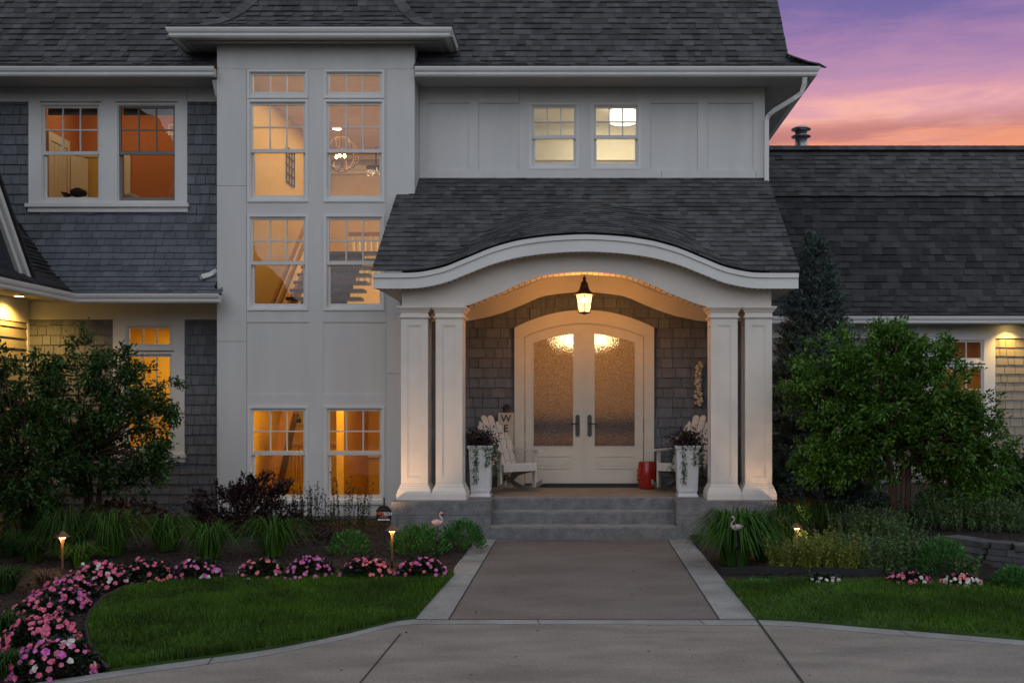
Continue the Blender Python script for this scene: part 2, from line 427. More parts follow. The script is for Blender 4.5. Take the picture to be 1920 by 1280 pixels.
    def ring(s, x0, x1, z0, z1, w, y0, y1, wb=None, wt=None, mi=0):
        wb = w if wb is None else wb; wt = w if wt is None else wt
        s.box(x0, x0 + w, y0, y1, z0, z1, mi); s.box(x1 - w, x1, y0, y1, z0, z1, mi)
        s.box(x0 + w, x1 - w, y0, y1, z0, z0 + wb, mi); s.box(x0 + w, x1 - w, y0, y1, z1 - wt, z1, mi)
        return s
    def build(s, name, mats, parent=None, origin=None):
        if not isinstance(mats, (list, tuple)): mats = [mats]
        off = origin
        if off is None:
            off = (0, 0, 0)
            r = parent
            while r is not None:
                off = r.location if r.parent is None else off
                r = r.parent
        off = Vector(off)
        me = bpy.data.meshes.new(name)
        me.from_pydata([(p[0] - off[0], p[1] - off[1], p[2] - off[2]) for p in s.v], [], s.f)
        for m in mats: me.materials.append(MT[m] if isinstance(m, str) else m)
        me.polygons.foreach_set('material_index', s.m)
        me.polygons.foreach_set('use_smooth', s.sm)
        me.update()
        o = bpy.data.objects.new(name, me)
        scene.collection.objects.link(o)
        if parent is not None: o.parent = parent
        elif origin is not None: o.location = origin
        return o

def np_mesh(name, V, F, mats, parent=None, origin=None, mi=None, smooth=False):
    """V (n,3) array, F (m,k) array."""
    off = np.zeros(3)
    if origin is not None: off = np.array(origin)
    elif parent is not None:
        r = parent
        while r.parent is not None: r = r.parent
        off = np.array(r.location)
    V = np.asarray(V, dtype=np.float64) - off
    k = F.shape[1]
    me = bpy.data.meshes.new(name)
    me.vertices.add(len(V)); me.vertices.foreach_set('co', V.astype(np.float32).ravel())
    me.loops.add(F.size); me.loops.foreach_set('vertex_index', F.astype(np.int32).ravel())
    me.polygons.add(len(F)); me.polygons.foreach_set('loop_start', np.arange(0, F.size, k, dtype=np.int32))
    if not isinstance(mats, (list, tuple)): mats = [mats]
    for m in mats: me.materials.append(MT[m])
    if mi is not None: me.polygons.foreach_set('material_index', np.asarray(mi, dtype=np.int32))
    me.update(calc_edges=True); me.validate()
    o = bpy.data.objects.new(name, me); scene.collection.objects.link(o)
    if parent is not None: o.parent = parent
    elif origin is not None: o.location = origin
    return o

def copy_tree(o, parent=None):
    c = o.copy(); scene.collection.objects.link(c); c.parent = parent
    for ch in o.children: copy_tree(ch, c)
    return c

class Prof:
    def __init__(s, pts):
        s.p = pts; s.s = [0]
        for a, b in zip(pts, pts[1:]): s.s.append(s.s[-1] + math.hypot(b[0] - a[0], b[1] - a[1]))
        s.L = s.s[-1]
    def at(s, v):
        v = max(0, min(v, s.L))
        for i in range(len(s.s) - 1):
            if v <= s.s[i + 1] + 1e-9:
                t = (v - s.s[i]) / (s.s[i + 1] - s.s[i]); a, b = s.p[i], s.p[i + 1]
                return a[0] + (b[0] - a[0]) * t, a[1] + (b[1] - a[1]) * t
        return s.p[-1]

def courses(mb, S, v0, v1, rng, expo, wr, thick, gap=.004, lam=0., base=True, nseg=24, flip=1, skew=0.):
    """shingles with real thickness laid over the surface S(u, v); rng(v) gives the list of u ranges of a course."""
    e = 2e-3
    v = v0
    while v < v1 - 1e-3:
        vt = min(v + expo, v1)
        for (ua, ub), (ta, tb) in zip(rng(v), rng(vt)):
            u = ua - rnd.uniform(0, wr[1])
            while u < ub:
                w = rnd.uniform(*wr)
                a, b = max(u, ua), min(u + w - gap, ub)
                at, bt = max(u, ta), min(u + w - gap, tb)
                u += w
                if b - a < .012: continue
                if bt <= at: at, bt = (a + b) / 2 - .001, (a + b) / 2 + .001
                m = (a + b) / 2; vm = (v + vt) / 2
                p = Vector(S(m, vm)); n = (Vector(S(m + e, vm)) - p).cross(Vector(S(m, vm + e)) - p).normalized() * flip
                t = thick + (lam if lam and rnd.random() < .5 else 0) + rnd.uniform(0, thick * .25)
                dv = rnd.uniform(-skew, skew)
                A, B, C, E = (Vector(S(a, v + dv)), Vector(S(b, v + dv)), Vector(S(bt, vt)), Vector(S(at, vt)))
                mb.add([A + n * t, B + n * t, C + n * .003, E + n * .003, A, B], [(0, 1, 2, 3), (4, 5, 1, 0), (4, 0, 3), (1, 5, 2)])
        v = vt
    if base:
        vs = []; fs = []; nv = 16
        for i in range(nv + 1):
            vv = v0 + (v1 - v0) * i / nv
            for j in range(nseg + 1):
                rr = rng(vv); ua, ub = rr[0][0], rr[-1][1]
                vs.append(Vector(S(ua + (ub - ua) * j / nseg, vv)))
        for i in range(nv):
            for j in range(nseg):
                k = i * (nseg + 1) + j; fs.append((k, k + 1, k + nseg + 2, k + nseg + 1))
        mb.add(vs, fs)

GP = [(0, 0), (.070, 0), (.085, .022), (.085, .05), (.108, .078), (.12, .112), (.12, .13), (.104, .13), (.104, .118), (0, .118)]
def gutter(mb, A, B, o, m0=0., m1=0., h=.13):
    A, B, o = Vector(A), Vector(B), Vector(o); t = (B - A).normalized(); n = len(GP)
    vs = [A + o * d + t * (m0 * d) + Vector((0, 0, z * h / .13)) for d, z in GP] + [B + o * d + t * (m1 * d) + Vector((0, 0, z * h / .13)) for d, z in GP]
    mb.add(vs, [tuple(range(n)), tuple(range(2 * n - 1, n - 1, -1))] + [(i, (i + 1) % n, n + (i + 1) % n, n + i) for i in range(n)])

def lamp(kind, name, loc, energy, col, size=.1, rot=None, spot=None, blend=.6, sizey=None, parent=None):
    d = bpy.data.lights.new(name, kind); d.energy = energy; d.color = col
    if kind == 'AREA':
        d.shape = 'RECTANGLE'; d.size = size; d.size_y = sizey or size
    else: d.shadow_soft_size = size
    if spot: d.spot_size = R(spot); d.spot_blend = blend
    o = bpy.data.objects.new(name, d); scene.collection.objects.link(o); o.location = loc
    if rot: o.rotation_euler = rot
    return o

def interp(tab, x):
    return float(np.interp(x, [a for a, b in tab], [b for a, b in tab]))

def smooth_tab(tab, n=200):
    """monotone cubic through a table, returned as a function"""
    xs = np.array([a for a, b in tab]); ys = np.array([b for a, b in tab])
    h = np.diff(xs); d = np.diff(ys) / h
    m = np.zeros(len(xs))
    for i in range(1, len(xs) - 1):
        if d[i - 1] * d[i] > 0:
            w1, w2 = 2 * h[i] + h[i - 1], h[i] + 2 * h[i - 1]
            m[i] = (w1 + w2) / (w1 / d[i - 1] + w2 / d[i])
    def f(x):
        if x <= xs[0]: return float(ys[0])
        if x >= xs[-1]: return float(ys[-1])
        i = int(np.searchsorted(xs, x) - 1); i = max(0, min(i, len(h) - 1)); t = (x - xs[i]) / h[i]
        return float((2 * t**3 - 3 * t**2 + 1) * ys[i] + (t**3 - 2 * t**2 + t) * h[i] * m[i] + (-2 * t**3 + 3 * t**2) * ys[i + 1] + (t**3 - t**2) * h[i] * m[i + 1])
    return f

def text_mesh(txt, size, depth=.002, align='CENTER', off=0.):
    c = bpy.data.curves.new('lettering', 'FONT'); c.body = txt; c.size = size; c.extrude = depth; c.align_x = align; c.align_y = 'CENTER'; c.offset = off
    o = bpy.data.objects.new('lettering', c); scene.collection.objects.link(o)
    dg = bpy.context.evaluated_depsgraph_get(); dg.update()
    me = bpy.data.meshes.new_from_object(o.evaluated_get(dg))
    vs = [tuple(v.co) for v in me.vertices]; fs = [tuple(p.vertices) for p in me.polygons]
    bpy.data.objects.remove(o); bpy.data.curves.remove(c); bpy.data.meshes.remove(me)
    return vs, fs
# ---------------------------------------------------------------- the house
W, T = 16.0, 15.5          # main wall and tower front, metres from the camera
house = thing('house', (0, 16, 0), 'grey shingled two storey house with white trim, stair tower and arched entrance porch', 'house')

holes_W, holes_T, holes_wing = [], [], []

def window(px0, px1, py0, py1, D, holes, meet=None, cols=3, rows=2, sash='sash', label=None, blind=False, vert_only=False, gl='glass'):
    x0, x1, z0, z1 = X(px0, D), X(px1, D), Z(py1, D), Z(py0, D)
    holes.append((x0, x1, z0, z1))
    fr = MB(); fr.ring(x0 - .002, x1 + .002, z0 - .002, z1 + .002, .034, D - .032, D + .12, wb=.036)
    fr.ring(x0 + .032, x1 - .032, z0 + .034, z1 - .032, .012, D - .012, D + .10)
    w = fr.build('window', 'trim', house)
    if label: w['label'] = label
    a, b, c, d = x0 + .044, x1 - .044, z0 + .046, z1 - .044
    def sash_part(c, d, y, sb, st, stile, rows, cols):
        m = MB(); m.ring(a, b, c, d, stile, y, y + .034, wb=sb, wt=st)
        gx0, gx1, gz0, gz1 = a + stile, b - stile, c + sb, d - st
        for i in range(1, cols):
            xx = gx0 + (gx1 - gx0) * i / cols; m.box(xx - .010, xx + .010, y + .004, y + .030, gz0, gz1)
        for i in range(1, rows):
            zz = gz0 + (gz1 - gz0) * i / rows
            for k in range(cols):
                p = gx0 + (gx1 - gx0) * k / cols + (.010 if k else 0); q = gx0 + (gx1 - gx0) * (k + 1) / cols - (.010 if k < cols - 1 else 0)
                m.box(p, q, y + .004, y + .030, zz - .010, zz + .010)
        m.build('sash', sash, w)
        pn = MB(); pn.quad((gx0 - .004, y + .018, gz0 - .004), (gx1 + .004, y + .018, gz0 - .004), (gx1 + .004, y + .018, gz1 + .004), (gx0 - .004, y + .018, gz1 + .004))
        pn.build('pane', gl, w)
    if meet:
        zm = Z(meet, D)
        sash_part(zm - .035, d, D + .006, .052, .030, .030, rows, cols)
        sash_part(c, zm + .03, D + .044, .062, .04, .040, 1, 1)
    else:
        sash_part(c, d, D + .008, .055 if not vert_only else .07, .03, .032, rows, cols)
    if blind:
        m = MB()
        for k in range(3): m.box(a + .01, b - .01, D + .13 + .006 * k, D + .15 + .006 * k, d - .10 + .028 * k, d - .03 + .028 * k)
        m.build('blind', 'shade', w)
    return w

# windows of the left bedroom
window(75.6, 191.5, 194, 382, W, holes_W, 286, blind=True)
window(217.7, 333.6, 194, 382, W, holes_W, 286, sash='dark_sash', blind=True, label='window with a taupe screened sash')
# laundry or bath above the porch
window(993, 1085, 194, 318, W, holes_W, 256)
window(1108.6, 1201, 194, 318, W, holes_W, 256)
# lower left window with its transom
window(233, 327, 607, 657, W, holes_W, None, rows=1)
window(233, 327, 660, 850, W, holes_W, None, rows=3, vert_only=True)
# stair tower
for a, b in ((465, 578), (608, 721)):
    window(a, b, 132, 185, T, holes_T, None, rows=1)
    window(a, b, 188, 379, T, holes_T, 282)
    window(a, b, 403, 582, T, holes_T, 492)
    window(a + 1, b, 761, 941, T, holes_T, 848.5)
DW = 19.3
window(1750, 1847, 634, 681, DW, holes_wing, None, rows=1)
window(1750, 1847, 684, 865, DW, holes_wing, 770)

xl, xr = X(-300, W), X(1432, W)
tl, tr = X(408, T), X(777, T)
# ---- main walls
m = MB()
m.wall(X(787, W) - .6, xr, 5.0, 6.80, W, .10, [h for h in holes_W if h[2] > 5 and h[0] > -2])
m.box(xr - .10, xr, W + .10, W + 10, 0, 6.8)
w_up = m.build('panelled_wall', 'board', house)
m = MB()      # raised stiles and rails of the panelling
PN = [(802.6, 880), (897, 974), (1218.8, 1308), (1326, 1412)]
hs = [(X(a, W), X(b, W), Z(320, W), Z(194, W)) for a, b in PN] + [h for h in holes_W if h[2] > 5 and h[0] > -2]
m.wall(X(787, W), xr + .012, 5.20, 6.74, W - .026, .0255, hs)
m.build('wall_panelling', 'board', house)
m = MB()
m.wall(xl, tl + .2, 0, 6.80, W, .10, [h for h in holes_W if h[0] < -5.5])
m.build('shingle_wall', 'siding', house)
m = MB()     # frieze, window casings and sills of the left wall
m.box(xl, tl, W - .022, W - .001, Z(191.5, W), 6.76)
cz0, cz1 = Z(384, W), Z(191.5, W) - .001
for a, b in ((55, 75.6), (191.5, 217.7), (333.6, 352)): m.box(X(a, W), X(b, W), W - .026, W - .001, cz0, cz1)
m.box(X(50, W), X(356, W), W - .065, W - .001, Z(389, W), Z(382.3, W)); m.box(X(54, W), X(353, W), W - .03, W - .001, Z(398, W), Z(389, W) - .001)
m.box(X(-400, W), tl, W - .022, W - .001, Z(599, W), 3.40)
cz0, cz1 = Z(853, W), Z(599, W) - .001
for a, b in ((213, 233), (327, 347)): m.box(X(a, W), X(b, W), W - .026, W - .001, cz0, cz1)
m.box(X(233, W), X(327, W), W - .026, W - .001, Z(607, W), cz1)
m.box(X(208, W), X(350, W), W - .065, W - .001, Z(857, W), Z(850, W) - .003); m.box(X(212, W), X(348, W), W - .03, W - .001, Z(866, W), Z(857, W) - .001)
m.build('wall_trim', 'trim', house)

flatS = lambda D: (lambda u, v: (u, D, v))
m = MB()
def wallsh(mb, x0, x1, z0, z1, D=W, expo=.155, wr=(.11, .26)):
    courses(mb, flatS(D - .002), z0, z1, lambda v: [(x0, x1)], expo, wr, .020, .009, base=False, skew=.004)
for q in ((xl, X(55, W), Z(420, W), Z(192, W)), (X(352, W), tl, Z(420, W), Z(192, W)), (X(55, W), X(352, W), Z(420, W), Z(398.5, W)),
          (X(-150, W), X(212.5, W), .08, Z(599.5, W)), (X(347.5, W), tl, .08, Z(599.5, W)), (X(212.5, W), X(347.5, W), .08, Z(866, W))):
    m = MB(); wallsh(m, *q); m.build('wall_shingles', 'siding', house)

# ---- stair tower
m = MB()
m.wall(tl, tr, 0, 7.23, T, .10, holes_T)
m.box(tl, tl + .08, T + .10, 17.2, 0, 7.23); m.box(tr - .08, tr, T + .10, 17.2, 0, 7.23)
m.build('tower_wall', 'board', house)
m = MB()
hp = [(X(a, T), X(b, T), Z(739, T), Z(604, T)) for a, b in ((464, 580), (606, 723))]
m.wall(X(463, T), X(724, T), Z(966, T), Z(130.5, T), T - .014, .0135, holes_T + hp)
m.box(tl - .004, X(462.4, T), T - .0138, T - .0005, 0.1, Z(130.5, T)); m.box(X(724.6, T), tr + .004, T - .0138, T - .0005, .1, Z(130.5, T))
m.box(tl - .004, tr + .004, T - .0142, T - .0005, Z(130.5, T) + .003, 7.2)
for a, b in ((466, 579), (609, 722)): m.box(X(a, T), X(b, T), T - .045, T - .0145, Z(945, T), Z(941, T) - .003)
m.build('tower_panelling', 'board', house)
def joint(*q):      # butt joints of the boards
    m = MB(); m.box(*q); m.build('board_joint', 'joint', house)
for a, b, y in ((408, 462.4, 349), (724.6, 777, 431), (408, 462.4, 640), (724.6, 777, 700)): joint(X(a, T), X(b, T), T - .0142, T - .013, Z(y, T) - .0025, Z(y, T) + .0025)
for px_, y0, y1, d in ((974.5, 160, 192, W - .0275), (352, 166, 190.5, W - .0235), (1240, 321, 338, W - .0275), (1417, 321, 338, W - .0275)): joint(X(px_, W) - .0025, X(px_, W) + .0025, d, d + .001, Z(y1, W), Z(y0, W))
m = MB(); m.box(tl - .01, tr + .01, T - .03, T + .1, -.3, .10); m.box(X(-200, W), tl, W - .05, W, -.3, .075); m.build('foundation', 'step', house)

# ---- eaves, soffits and gutters
m = MB()
m.box(xl, tl - .01, 15.45, W, 6.72, 6.745); m.box(tr + .01, X(1535, 15.45) - .08, 15.45, W - .02, 6.72, 6.745)
m.box(xr + .0, X(1535, 15.45) - .08, W - .02, 26, 6.72, 6.745)
sx0, sx1, sD = X(313, 15.15), X(848, 15.15), 15.15
m.box(sx0, sx1, sD, 17.0, 7.225, 7.25)
m.box(sx0 + .22, sx1 - .22, sD + .16, sD + .20, 7.20, 7.224)
m.box(sx0 + .2, sx0 + .24, sD + .20, 16.6, 7.20, 7.224); m.box(sx1 - .24, sx1 - .2, sD + .20, 16.6, 7.20, 7.224)
m.box(X(-300, 15), tl, 15.2, W - .02, 3.405, 3.425)
m.box(-8.58, -7.52, 9, 16, 3.4055, 3.424)
m.build('soffit', 'soffit', house)
gxr = X(1535, 15.45) - .12
def gut(A, B, o, m0=0., m1=0.):
    g = MB(); gutter(g, A, B, o, m0, m1); return g.build('gutter', 'trim', house)
gut((xl, 15.45, 6.715), (tl - .003, 15.45, 6.715), (0, -1, 0))
gut((tr + .03, 15.45, 6.715), (gxr, 15.45, 6.715), (0, -1, 0), 0, 1)
gut((gxr, 15.45, 6.715), (gxr, 26, 6.715), (1, 0, 0), -1, 0)
gut((sx0 + .12, sD + .06, 7.215), (sx1 - .12, sD + .06, 7.215), (0, -1, 0), -1, 1)
gut((sx1 - .12, sD + .06, 7.215), (sx1 - .12, 16.4, 7.215), (1, 0, 0), -1, 0)
gut((sx0 + .12, sD + .06, 7.215), (sx0 + .12, 16.4, 7.215), (-1, 0, 0), -1, 0)
gut((-7.40 - .12, 15.2, 3.29), (X(415, 15.2), 15.2, 3.29), (0, -1, 0), 1, 0)
gut((-7.52, 9, 3.29), (-7.52, 15.2, 3.29), (1, 0, 0), 0, -1)
gut((2.9, 18.86, 3.265), (13, 18.86, 3.265), (0, -1, 0))
for q in ((xl, tl, 15.44, 15.47, 6.846, 6.875), (tr, gxr + .1, 15.44, 15.47, 6.846, 6.875), (sx0 + .02, sx1 - .02, sD - .03, sD + .03, 7.346, 7.378),
          (-7.5, X(416, 15.2), 15.10, 15.2, 3.408, 3.43), (-7.53, -7.43, 9, 15.1, 3.408, 3.43), (2.9, 13, 18.76, 18.85, 3.385, 3.42)):
    m = MB(); m.box(*q); m.build('drip_edge', 'black', house)

def spout(pts, w=.034):
    g = MB(); g.tube([Vector(p) for p in pts], w, square=True); return g.build('downspout', 'trim', house)
spout([(X(1508, 15.45), 15.42, 6.71), (X(1508, 15.45), 15.45, 6.62), (X(1503, 15.5), 15.50, 6.50), (X(1490, 15.55), 15.55, 6.43), (X(1452, 15.85), 15.8, 6.32), (X(1440, 15.95), 15.90, 6.27), (X(1436.5, 15.95), 15.92, 6.20), (X(1436.5, 15.95), 15.93, 5.24)])
spout([(tl - .04, 15.5, 6.70), (tl - .035, 15.62, 6.5), (tl - .035, 15.72, 6.4), (tl - .035, 15.75, 4.0), (tl - .06, 15.70, 3.84), (tl - .13, 15.52, 3.74), (tl - .22, 15.42, 3.70)])

# ---- roofs
def roof(name, S, prof, rng, matn, expo=.143, wr=(.09, .21), v1=None, nseg=24, flip=1):
    g = MB(); courses(g, S, 0, v1 or prof.L, rng, expo, wr, .010, .005, lam=.014, nseg=nseg, flip=flip)
    return g.build(name, matn, house)
PM = Prof([(15.42, 6.87), (15.52, 6.915), (15.62, 6.98), (15.74, 7.10), (19.2, 11.9)])
def SM(u, v): d, z = PM.at(v); return (u, d, z)
def mr(v):
    d, z = PM.at(v); t = max(0, min(1, (z - 6.87) / .23))
    return [(xl, 3.66 - .43 * t ** .75)]
m = MB(); courses(m, SM, 0, PM.L, lambda v: [(xl, tl - .002 if PM.at(v)[0] < 15.58 else -4), (tr + .002 if PM.at(v)[0] < 15.58 else -4, mr(v)[0][1])], .143, (.09, .21), .010, .005, lam=.014, base=False)
for i in range(len(PM.p) - 1):
    (d0, z0), (d1, z1) = PM.p[i], PM.p[i + 1]; e0, e1 = mr(PM.s[i])[0][1], mr(PM.s[i + 1])[0][1]
    if d0 > 15.5: m.quad((tl, d0, z0), (tr, d0, z0), (tr, d1, z1), (tl, d1, z1))
    m.quad((xl, d0, z0), (tl, d0, z0), (tl, d1, z1), (xl, d1, z1)); m.quad((tr, d0, z0), (e0, d0, z0), (e1, d1, z1), (tr, d1, z1))
main_roof = m.build('main_roof', 'roof', house)
m = MB(); m.quad((xl, 19.2, 11.9), (3.23, 19.2, 11.9), (3.23, 23.5, 6.9), (xl, 23.5, 6.9))
m.add([(3.22, 15.7, 6.9), (3.22, 19.2, 11.85), (3.22, 23.5, 6.9)], [(0, 1, 2)]); m.build('back_roof', 'roof', house)
PS = Prof([(3.66, 6.87), (3.5, 6.94), (3.36, 7.02), (3.23, 7.12)])
roof('side_roof', lambda u, v: (PS.at(v)[0], u, PS.at(v)[1]), PS, lambda v: [(15.42 + (3.66 - PS.at(v)[0]) * .75, 26)], 'roof', wr=(.2, .4))
m = MB()
hipp = [(3.66, 15.42, 6.885), (3.5, 15.55, 6.965), (3.36, 15.64, 7.05), (3.22, 15.74, 7.15)]
for a, b in zip(hipp, hipp[1:]):
    d = (Vector(b) - Vector(a)).normalized(); m.obox((Vector(a) + Vector(b)) / 2, d, (d[1], -d[0], 0), Vector((d[1], -d[0], 0)).cross(d), (Vector(b) - Vector(a)).length / 2 + .02, .12, .009)
m.build('hip_cap', 'roof', house)
PT = Prof([(0, 7.372), (.30, 7.47), (.5, 7.575), (.65, 7.70), (.80, 7.87), (.92, 8.05), (1.0, 8.19), (1.1, 8.375), (1.4, 8.96), (2.1, 10.35)])
roof('tower_roof', lambda u, v: (u, sD + PT.at(v)[0], PT.at(v)[1]), PT, lambda v: [(sx0 + PT.at(v)[0], sx1 - PT.at(v)[0])], 'roof')
roof('tower_side_roof', lambda u, v: (sx1 - PT.at(v)[0], u, PT.at(v)[1]), PT, lambda v: [(sD + PT.at(v)[0], 19)], 'roof', wr=(.2, .4))
roof('tower_side_roof', lambda u, v: (sx0 + PT.at(v)[0], u, PT.at(v)[1]), PT, lambda v: [(sD + PT.at(v)[0], 19)], 'roof', wr=(.2, .4), flip=-1)
for sgn, x0 in ((1, sx0), (-1, sx1)):
    v = 0.02; m = MB()
    while v < PT.L - .3:
        (r0, z0), (r1, z1) = PT.at(v), PT.at(v + .19)
        a, b = Vector((x0 + sgn * r0, sD + r0, z0 + .012)), Vector((x0 + sgn * r1, sD + r1, z1 + .012))
        d = (b - a).normalized(); s_ = Vector((1, -sgn, 0)).normalized() if sgn > 0 else Vector((1, 1, 0)).normalized()
        nn = d.cross(s_).normalized(); s2 = Vector((1, 0, 0)) - d * d[0]; s2.normalize()
        m.obox((a + b) / 2 - nn * .0 + Vector((0, -.012, .006)), d, s2, d.cross(s2), (b - a).length / 2 - .004, .085, .008)
        v += .19
    m.build('hip_cap', 'roof', house)

# flared shingle skirt below the left bedroom
PK = Prof([(15.15, 3.42), (15.26, 3.475), (15.38, 3.56), (15.52, 3.68), (15.68, 3.87), (15.83, 4.12), (15.93, 4.40), (15.985, 4.72)])
VAL = [(3.40, -7.48), (3.55, -7.68), (3.75, -7.94), (4.1, -8.30), (4.77, -8.80), (5.2, -9.2)]
g = MB()
courses(g, lambda u, v: (u, *PK.at(v)), 0, PK.L, lambda v: [(interp(VAL, PK.at(v)[1]) - .03, (X(416, 15.2) if PK.at(v)[1] < 3.5 else tl))], .125, (.10, .26), .016, .009, skew=.004)
g.build('shingle_skirt', 'skirt', house)
# left wing roof; unseen reach extended to block sky reflections in bedroom windows
PWg = Prof([(-7.46, 3.42), (-7.70, 3.545), (-7.97, 3.75), (-8.32, 4.1), (-8.87, 4.77), (-14.0, 11.2)])
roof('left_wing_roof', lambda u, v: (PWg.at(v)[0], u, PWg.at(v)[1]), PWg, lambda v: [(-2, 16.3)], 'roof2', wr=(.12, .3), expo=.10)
m = MB()      # gable dormer on that slope
m.prism([(10.75, 3.50), (14.40, 3.50), (12.58, 6.12)], 'x', -7.80, -11); m.build('dormer_wall', 'darkglass', house)
m = MB()
for (a, b) in (((14.40, 3.52), (12.56, 6.16)), ((10.76, 3.52), (12.56, 6.16))):
    for off, x0, x1 in ((0, -7.80, -7.70), (-.085, -7.80, -7.745)):
        d = Vector((0, b[0] - a[0], b[1] - a[1])); n_ = Vector((0, d[2], -d[1])).normalized()
        if n_[2] < 0: n_ = -n_
        A, B = Vector((0, *a)) + n_ * off, Vector((0, *b)) + n_ * off
        m.obox((A + B) / 2 + Vector(((x0 + x1) / 2, 0, 0)), d, n_, (1, 0, 0), d.length / 2, .036, (x1 - x0) / 2)
m.box(-7.80, -7.72, 10.8, 14.3, 3.50, 3.57)
m.build('dormer_trim', 'trim', house)
m = MB()
for (a, b) in (((14.46, 3.54), (12.56, 6.25)), ((10.70, 3.54), (12.56, 6.25))):
    d = Vector((0, b[0] - a[0], b[1] - a[1])); n_ = Vector((0, d[2], -d[1])).normalized()
    if n_[2] < 0: n_ = -n_
    m.obox((Vector((0, *a)) + Vector((0, *b))) / 2 + Vector((-9.35, 0, 0)) + n_ * .025, d, n_, (1, 0, 0), d.length / 2, .014, 1.68)
m.build('dormer_roof', 'roof2', house)
m = MB(); m.bar((X(2, 15.9), 15.90, Z(372, 15.9)), (X(24, 15.9), 15.90, Z(409, 15.9)), .03, .05); m.build('roof_flashing', 'trim', house)
# left wing side wall with lap siding
m = MB()
m.box(-8.70, -8.60, -2, 16, 0, 3.4)
z = 0.05
while z < 3.02:
    z1 = min(z + .162, 3.05)
    m.add([(-8.572, 9, z), (-8.572, 15.985, z), (-8.592, 15.985, z1), (-8.592, 9, z1), (-8.60, 9, z), (-8.60, 15.985, z)], [(0, 1, 2, 3), (4, 5, 1, 0)])
    z += .162
m.build('lap_siding', 'lap', house)
m = MB(); m.box(-8.60, -8.575, 9, 15.97, 3.052, 3.40); m.box(-8.60, -8.565, 15.92, 15.977, 0, 3.05); m.build('wing_trim', 'trim', house)

# ---- right wing
PL = Prof([(18.80, 3.405), (18.92, 3.48), (19.05, 3.60), (19.18, 3.80), (19.30, 4.12), (19.90, 5.80)])
PU = Prof([(19.86, 5.81), (20.86, 6.985)])
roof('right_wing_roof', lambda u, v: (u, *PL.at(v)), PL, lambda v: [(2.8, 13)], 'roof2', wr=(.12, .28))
roof('right_wing_upper_roof', lambda u, v: (u, *PU.at(v)), PU, lambda v: [(2.8, 13)], 'roof', wr=(.12, .28))
m = MB(); m.quad((2.8, 20.86, 6.98), (13, 20.86, 6.98), (13, 24, 3.4), (2.8, 24, 3.4))
x = 2.8
while x < 13:
    m.obox((x + .1, 20.80, 6.985), (1, 0, .03), (0, .8, .6), (0, -.6, .8), .105, .10, .007); m.obox((x + .1, 20.93, 6.985), (1, 0, .03), (0, .8, -.6), (0, .6, .8), .105, .06, .007); x += .19
m.build('ridge_cap', 'roof', house)
m = MB(); m.wall(2.89, 13, -.2, 3.40, DW, .1, holes_wing); m.build('wing_wall', 'siding', house)
m = MB(); m.box(2.9, 13, 18.86, DW, 3.30, 3.325); m.build('wing_soffit', 'soffit', house)
m = MB()
m.box(2.9, 13, DW - .025, DW - .001, Z(634, DW), 3.299)
m.box(X(1847, DW), X(1865, DW), DW - .03, DW - .001, Z(865, DW), Z(634, DW) - .001); m.box(X(1730, DW), X(1750, DW), DW - .03, DW - .001, Z(865, DW), Z(634, DW) - .001)
m.box(X(1726, DW), X(1869, DW), DW - .07, DW - .001, Z(873, DW), Z(865, DW) - .003)
m.build('wing_window_trim', 'trim', house)
m = MB(); wallsh(m, X(1865, DW), 13, .05, Z(634.5, DW), DW, .165); wallsh(m, 2.9, X(1730, DW), .05, Z(634.5, DW), DW, .165); wallsh(m, X(1730, DW), X(1865, DW), .05, Z(873, DW), DW, .165)
m.build('wing_shingles', 'lap', house)
m = MB(); cx, cd = X(1502, 21.3), 21.3
m.lathe([(.125, 6.3), (.125, 7.46)], (cx, cd, 0), 20)
m.lathe([(.12, 7.32), (.20, 7.33), (.205, 7.345), (.13, 7.37)], (cx, cd, 0), 20); m.lathe([(.10, 7.45), (.14, 7.46), (.205, 7.48), (.205, 7.495), (.15, 7.53), (.02, 7.55)], (cx, cd, 0), 20)
m.lathe([(.14, 7.0), (.142, 7.03), (.127, 7.04)], (cx, cd, 0), 20)
m.build('vent_pipe', 'steel', house)

# ---- the porch
xc = .08
bF = smooth_tab([(0, 1), (.40, .965), (.83, .86), (1.21, .67), (1.57, .39), (1.93, .125), (2.29, .008), (2.5, 0)])
bB = smooth_tab([(0, 1), (.25, .98), (.51, .92), (.875, .67), (1.15, .40), (1.364, .22), (1.58, .05), (1.72, 0)])
bI = smooth_tab([(0, 1), (.56, .89), (.98, .54), (1.26, .30), (1.6, .10), (1.92, 0)])
px0_, px1_, pD = -2.74, 2.93, 13.65
xsF = [px0_ + (px1_ - px0_) * i / 96 for i in range(97)]
fT = lambda x: 3.540 + .512 * bF(abs(x - xc)); fBt = lambda x: 3.332 + .494 * bF(abs(x - xc))
m = MB()
m.slab(xsF, [fBt(x) for x in xsF], [fT(x) - .068 for x in xsF], pD, pD + .03)
m.slab(xsF, [fT(x) - .066 for x in xsF], [fT(x) - .003 for x in xsF], pD - .022, pD + .03)
m.build('porch_fascia', 'trim', house)
slope = (5.30 - 3.56) / (W - pD)
def SP(u, d):
    b = .512 * bF(abs(u - xc))
    return (u, pD - .04 + d, max(3.560 + slope * d, 3.560 + b + .43 * d))
g = MB(); courses(g, SP, 0, W - pD + .03, lambda v: [(px0_ - .015, px1_ + .015)], .110, (.09, .21), .009, .005, lam=.010, nseg=72)
g.build('porch_roof', 'roof', house)
m = MB()
bz = lambda x: 3.113 + .470 * bB(abs(x - xc))
bx0, bx1 = -2.40, 2.615
xsB = [bx0 + (bx1 - bx0) * i / 90 for i in range(91)]
m.slab(xsB, [bz(x) for x in xsB], [max(fBt(x) + .05, bz(x) + .1) for x in xsB], 13.90, 14.20)
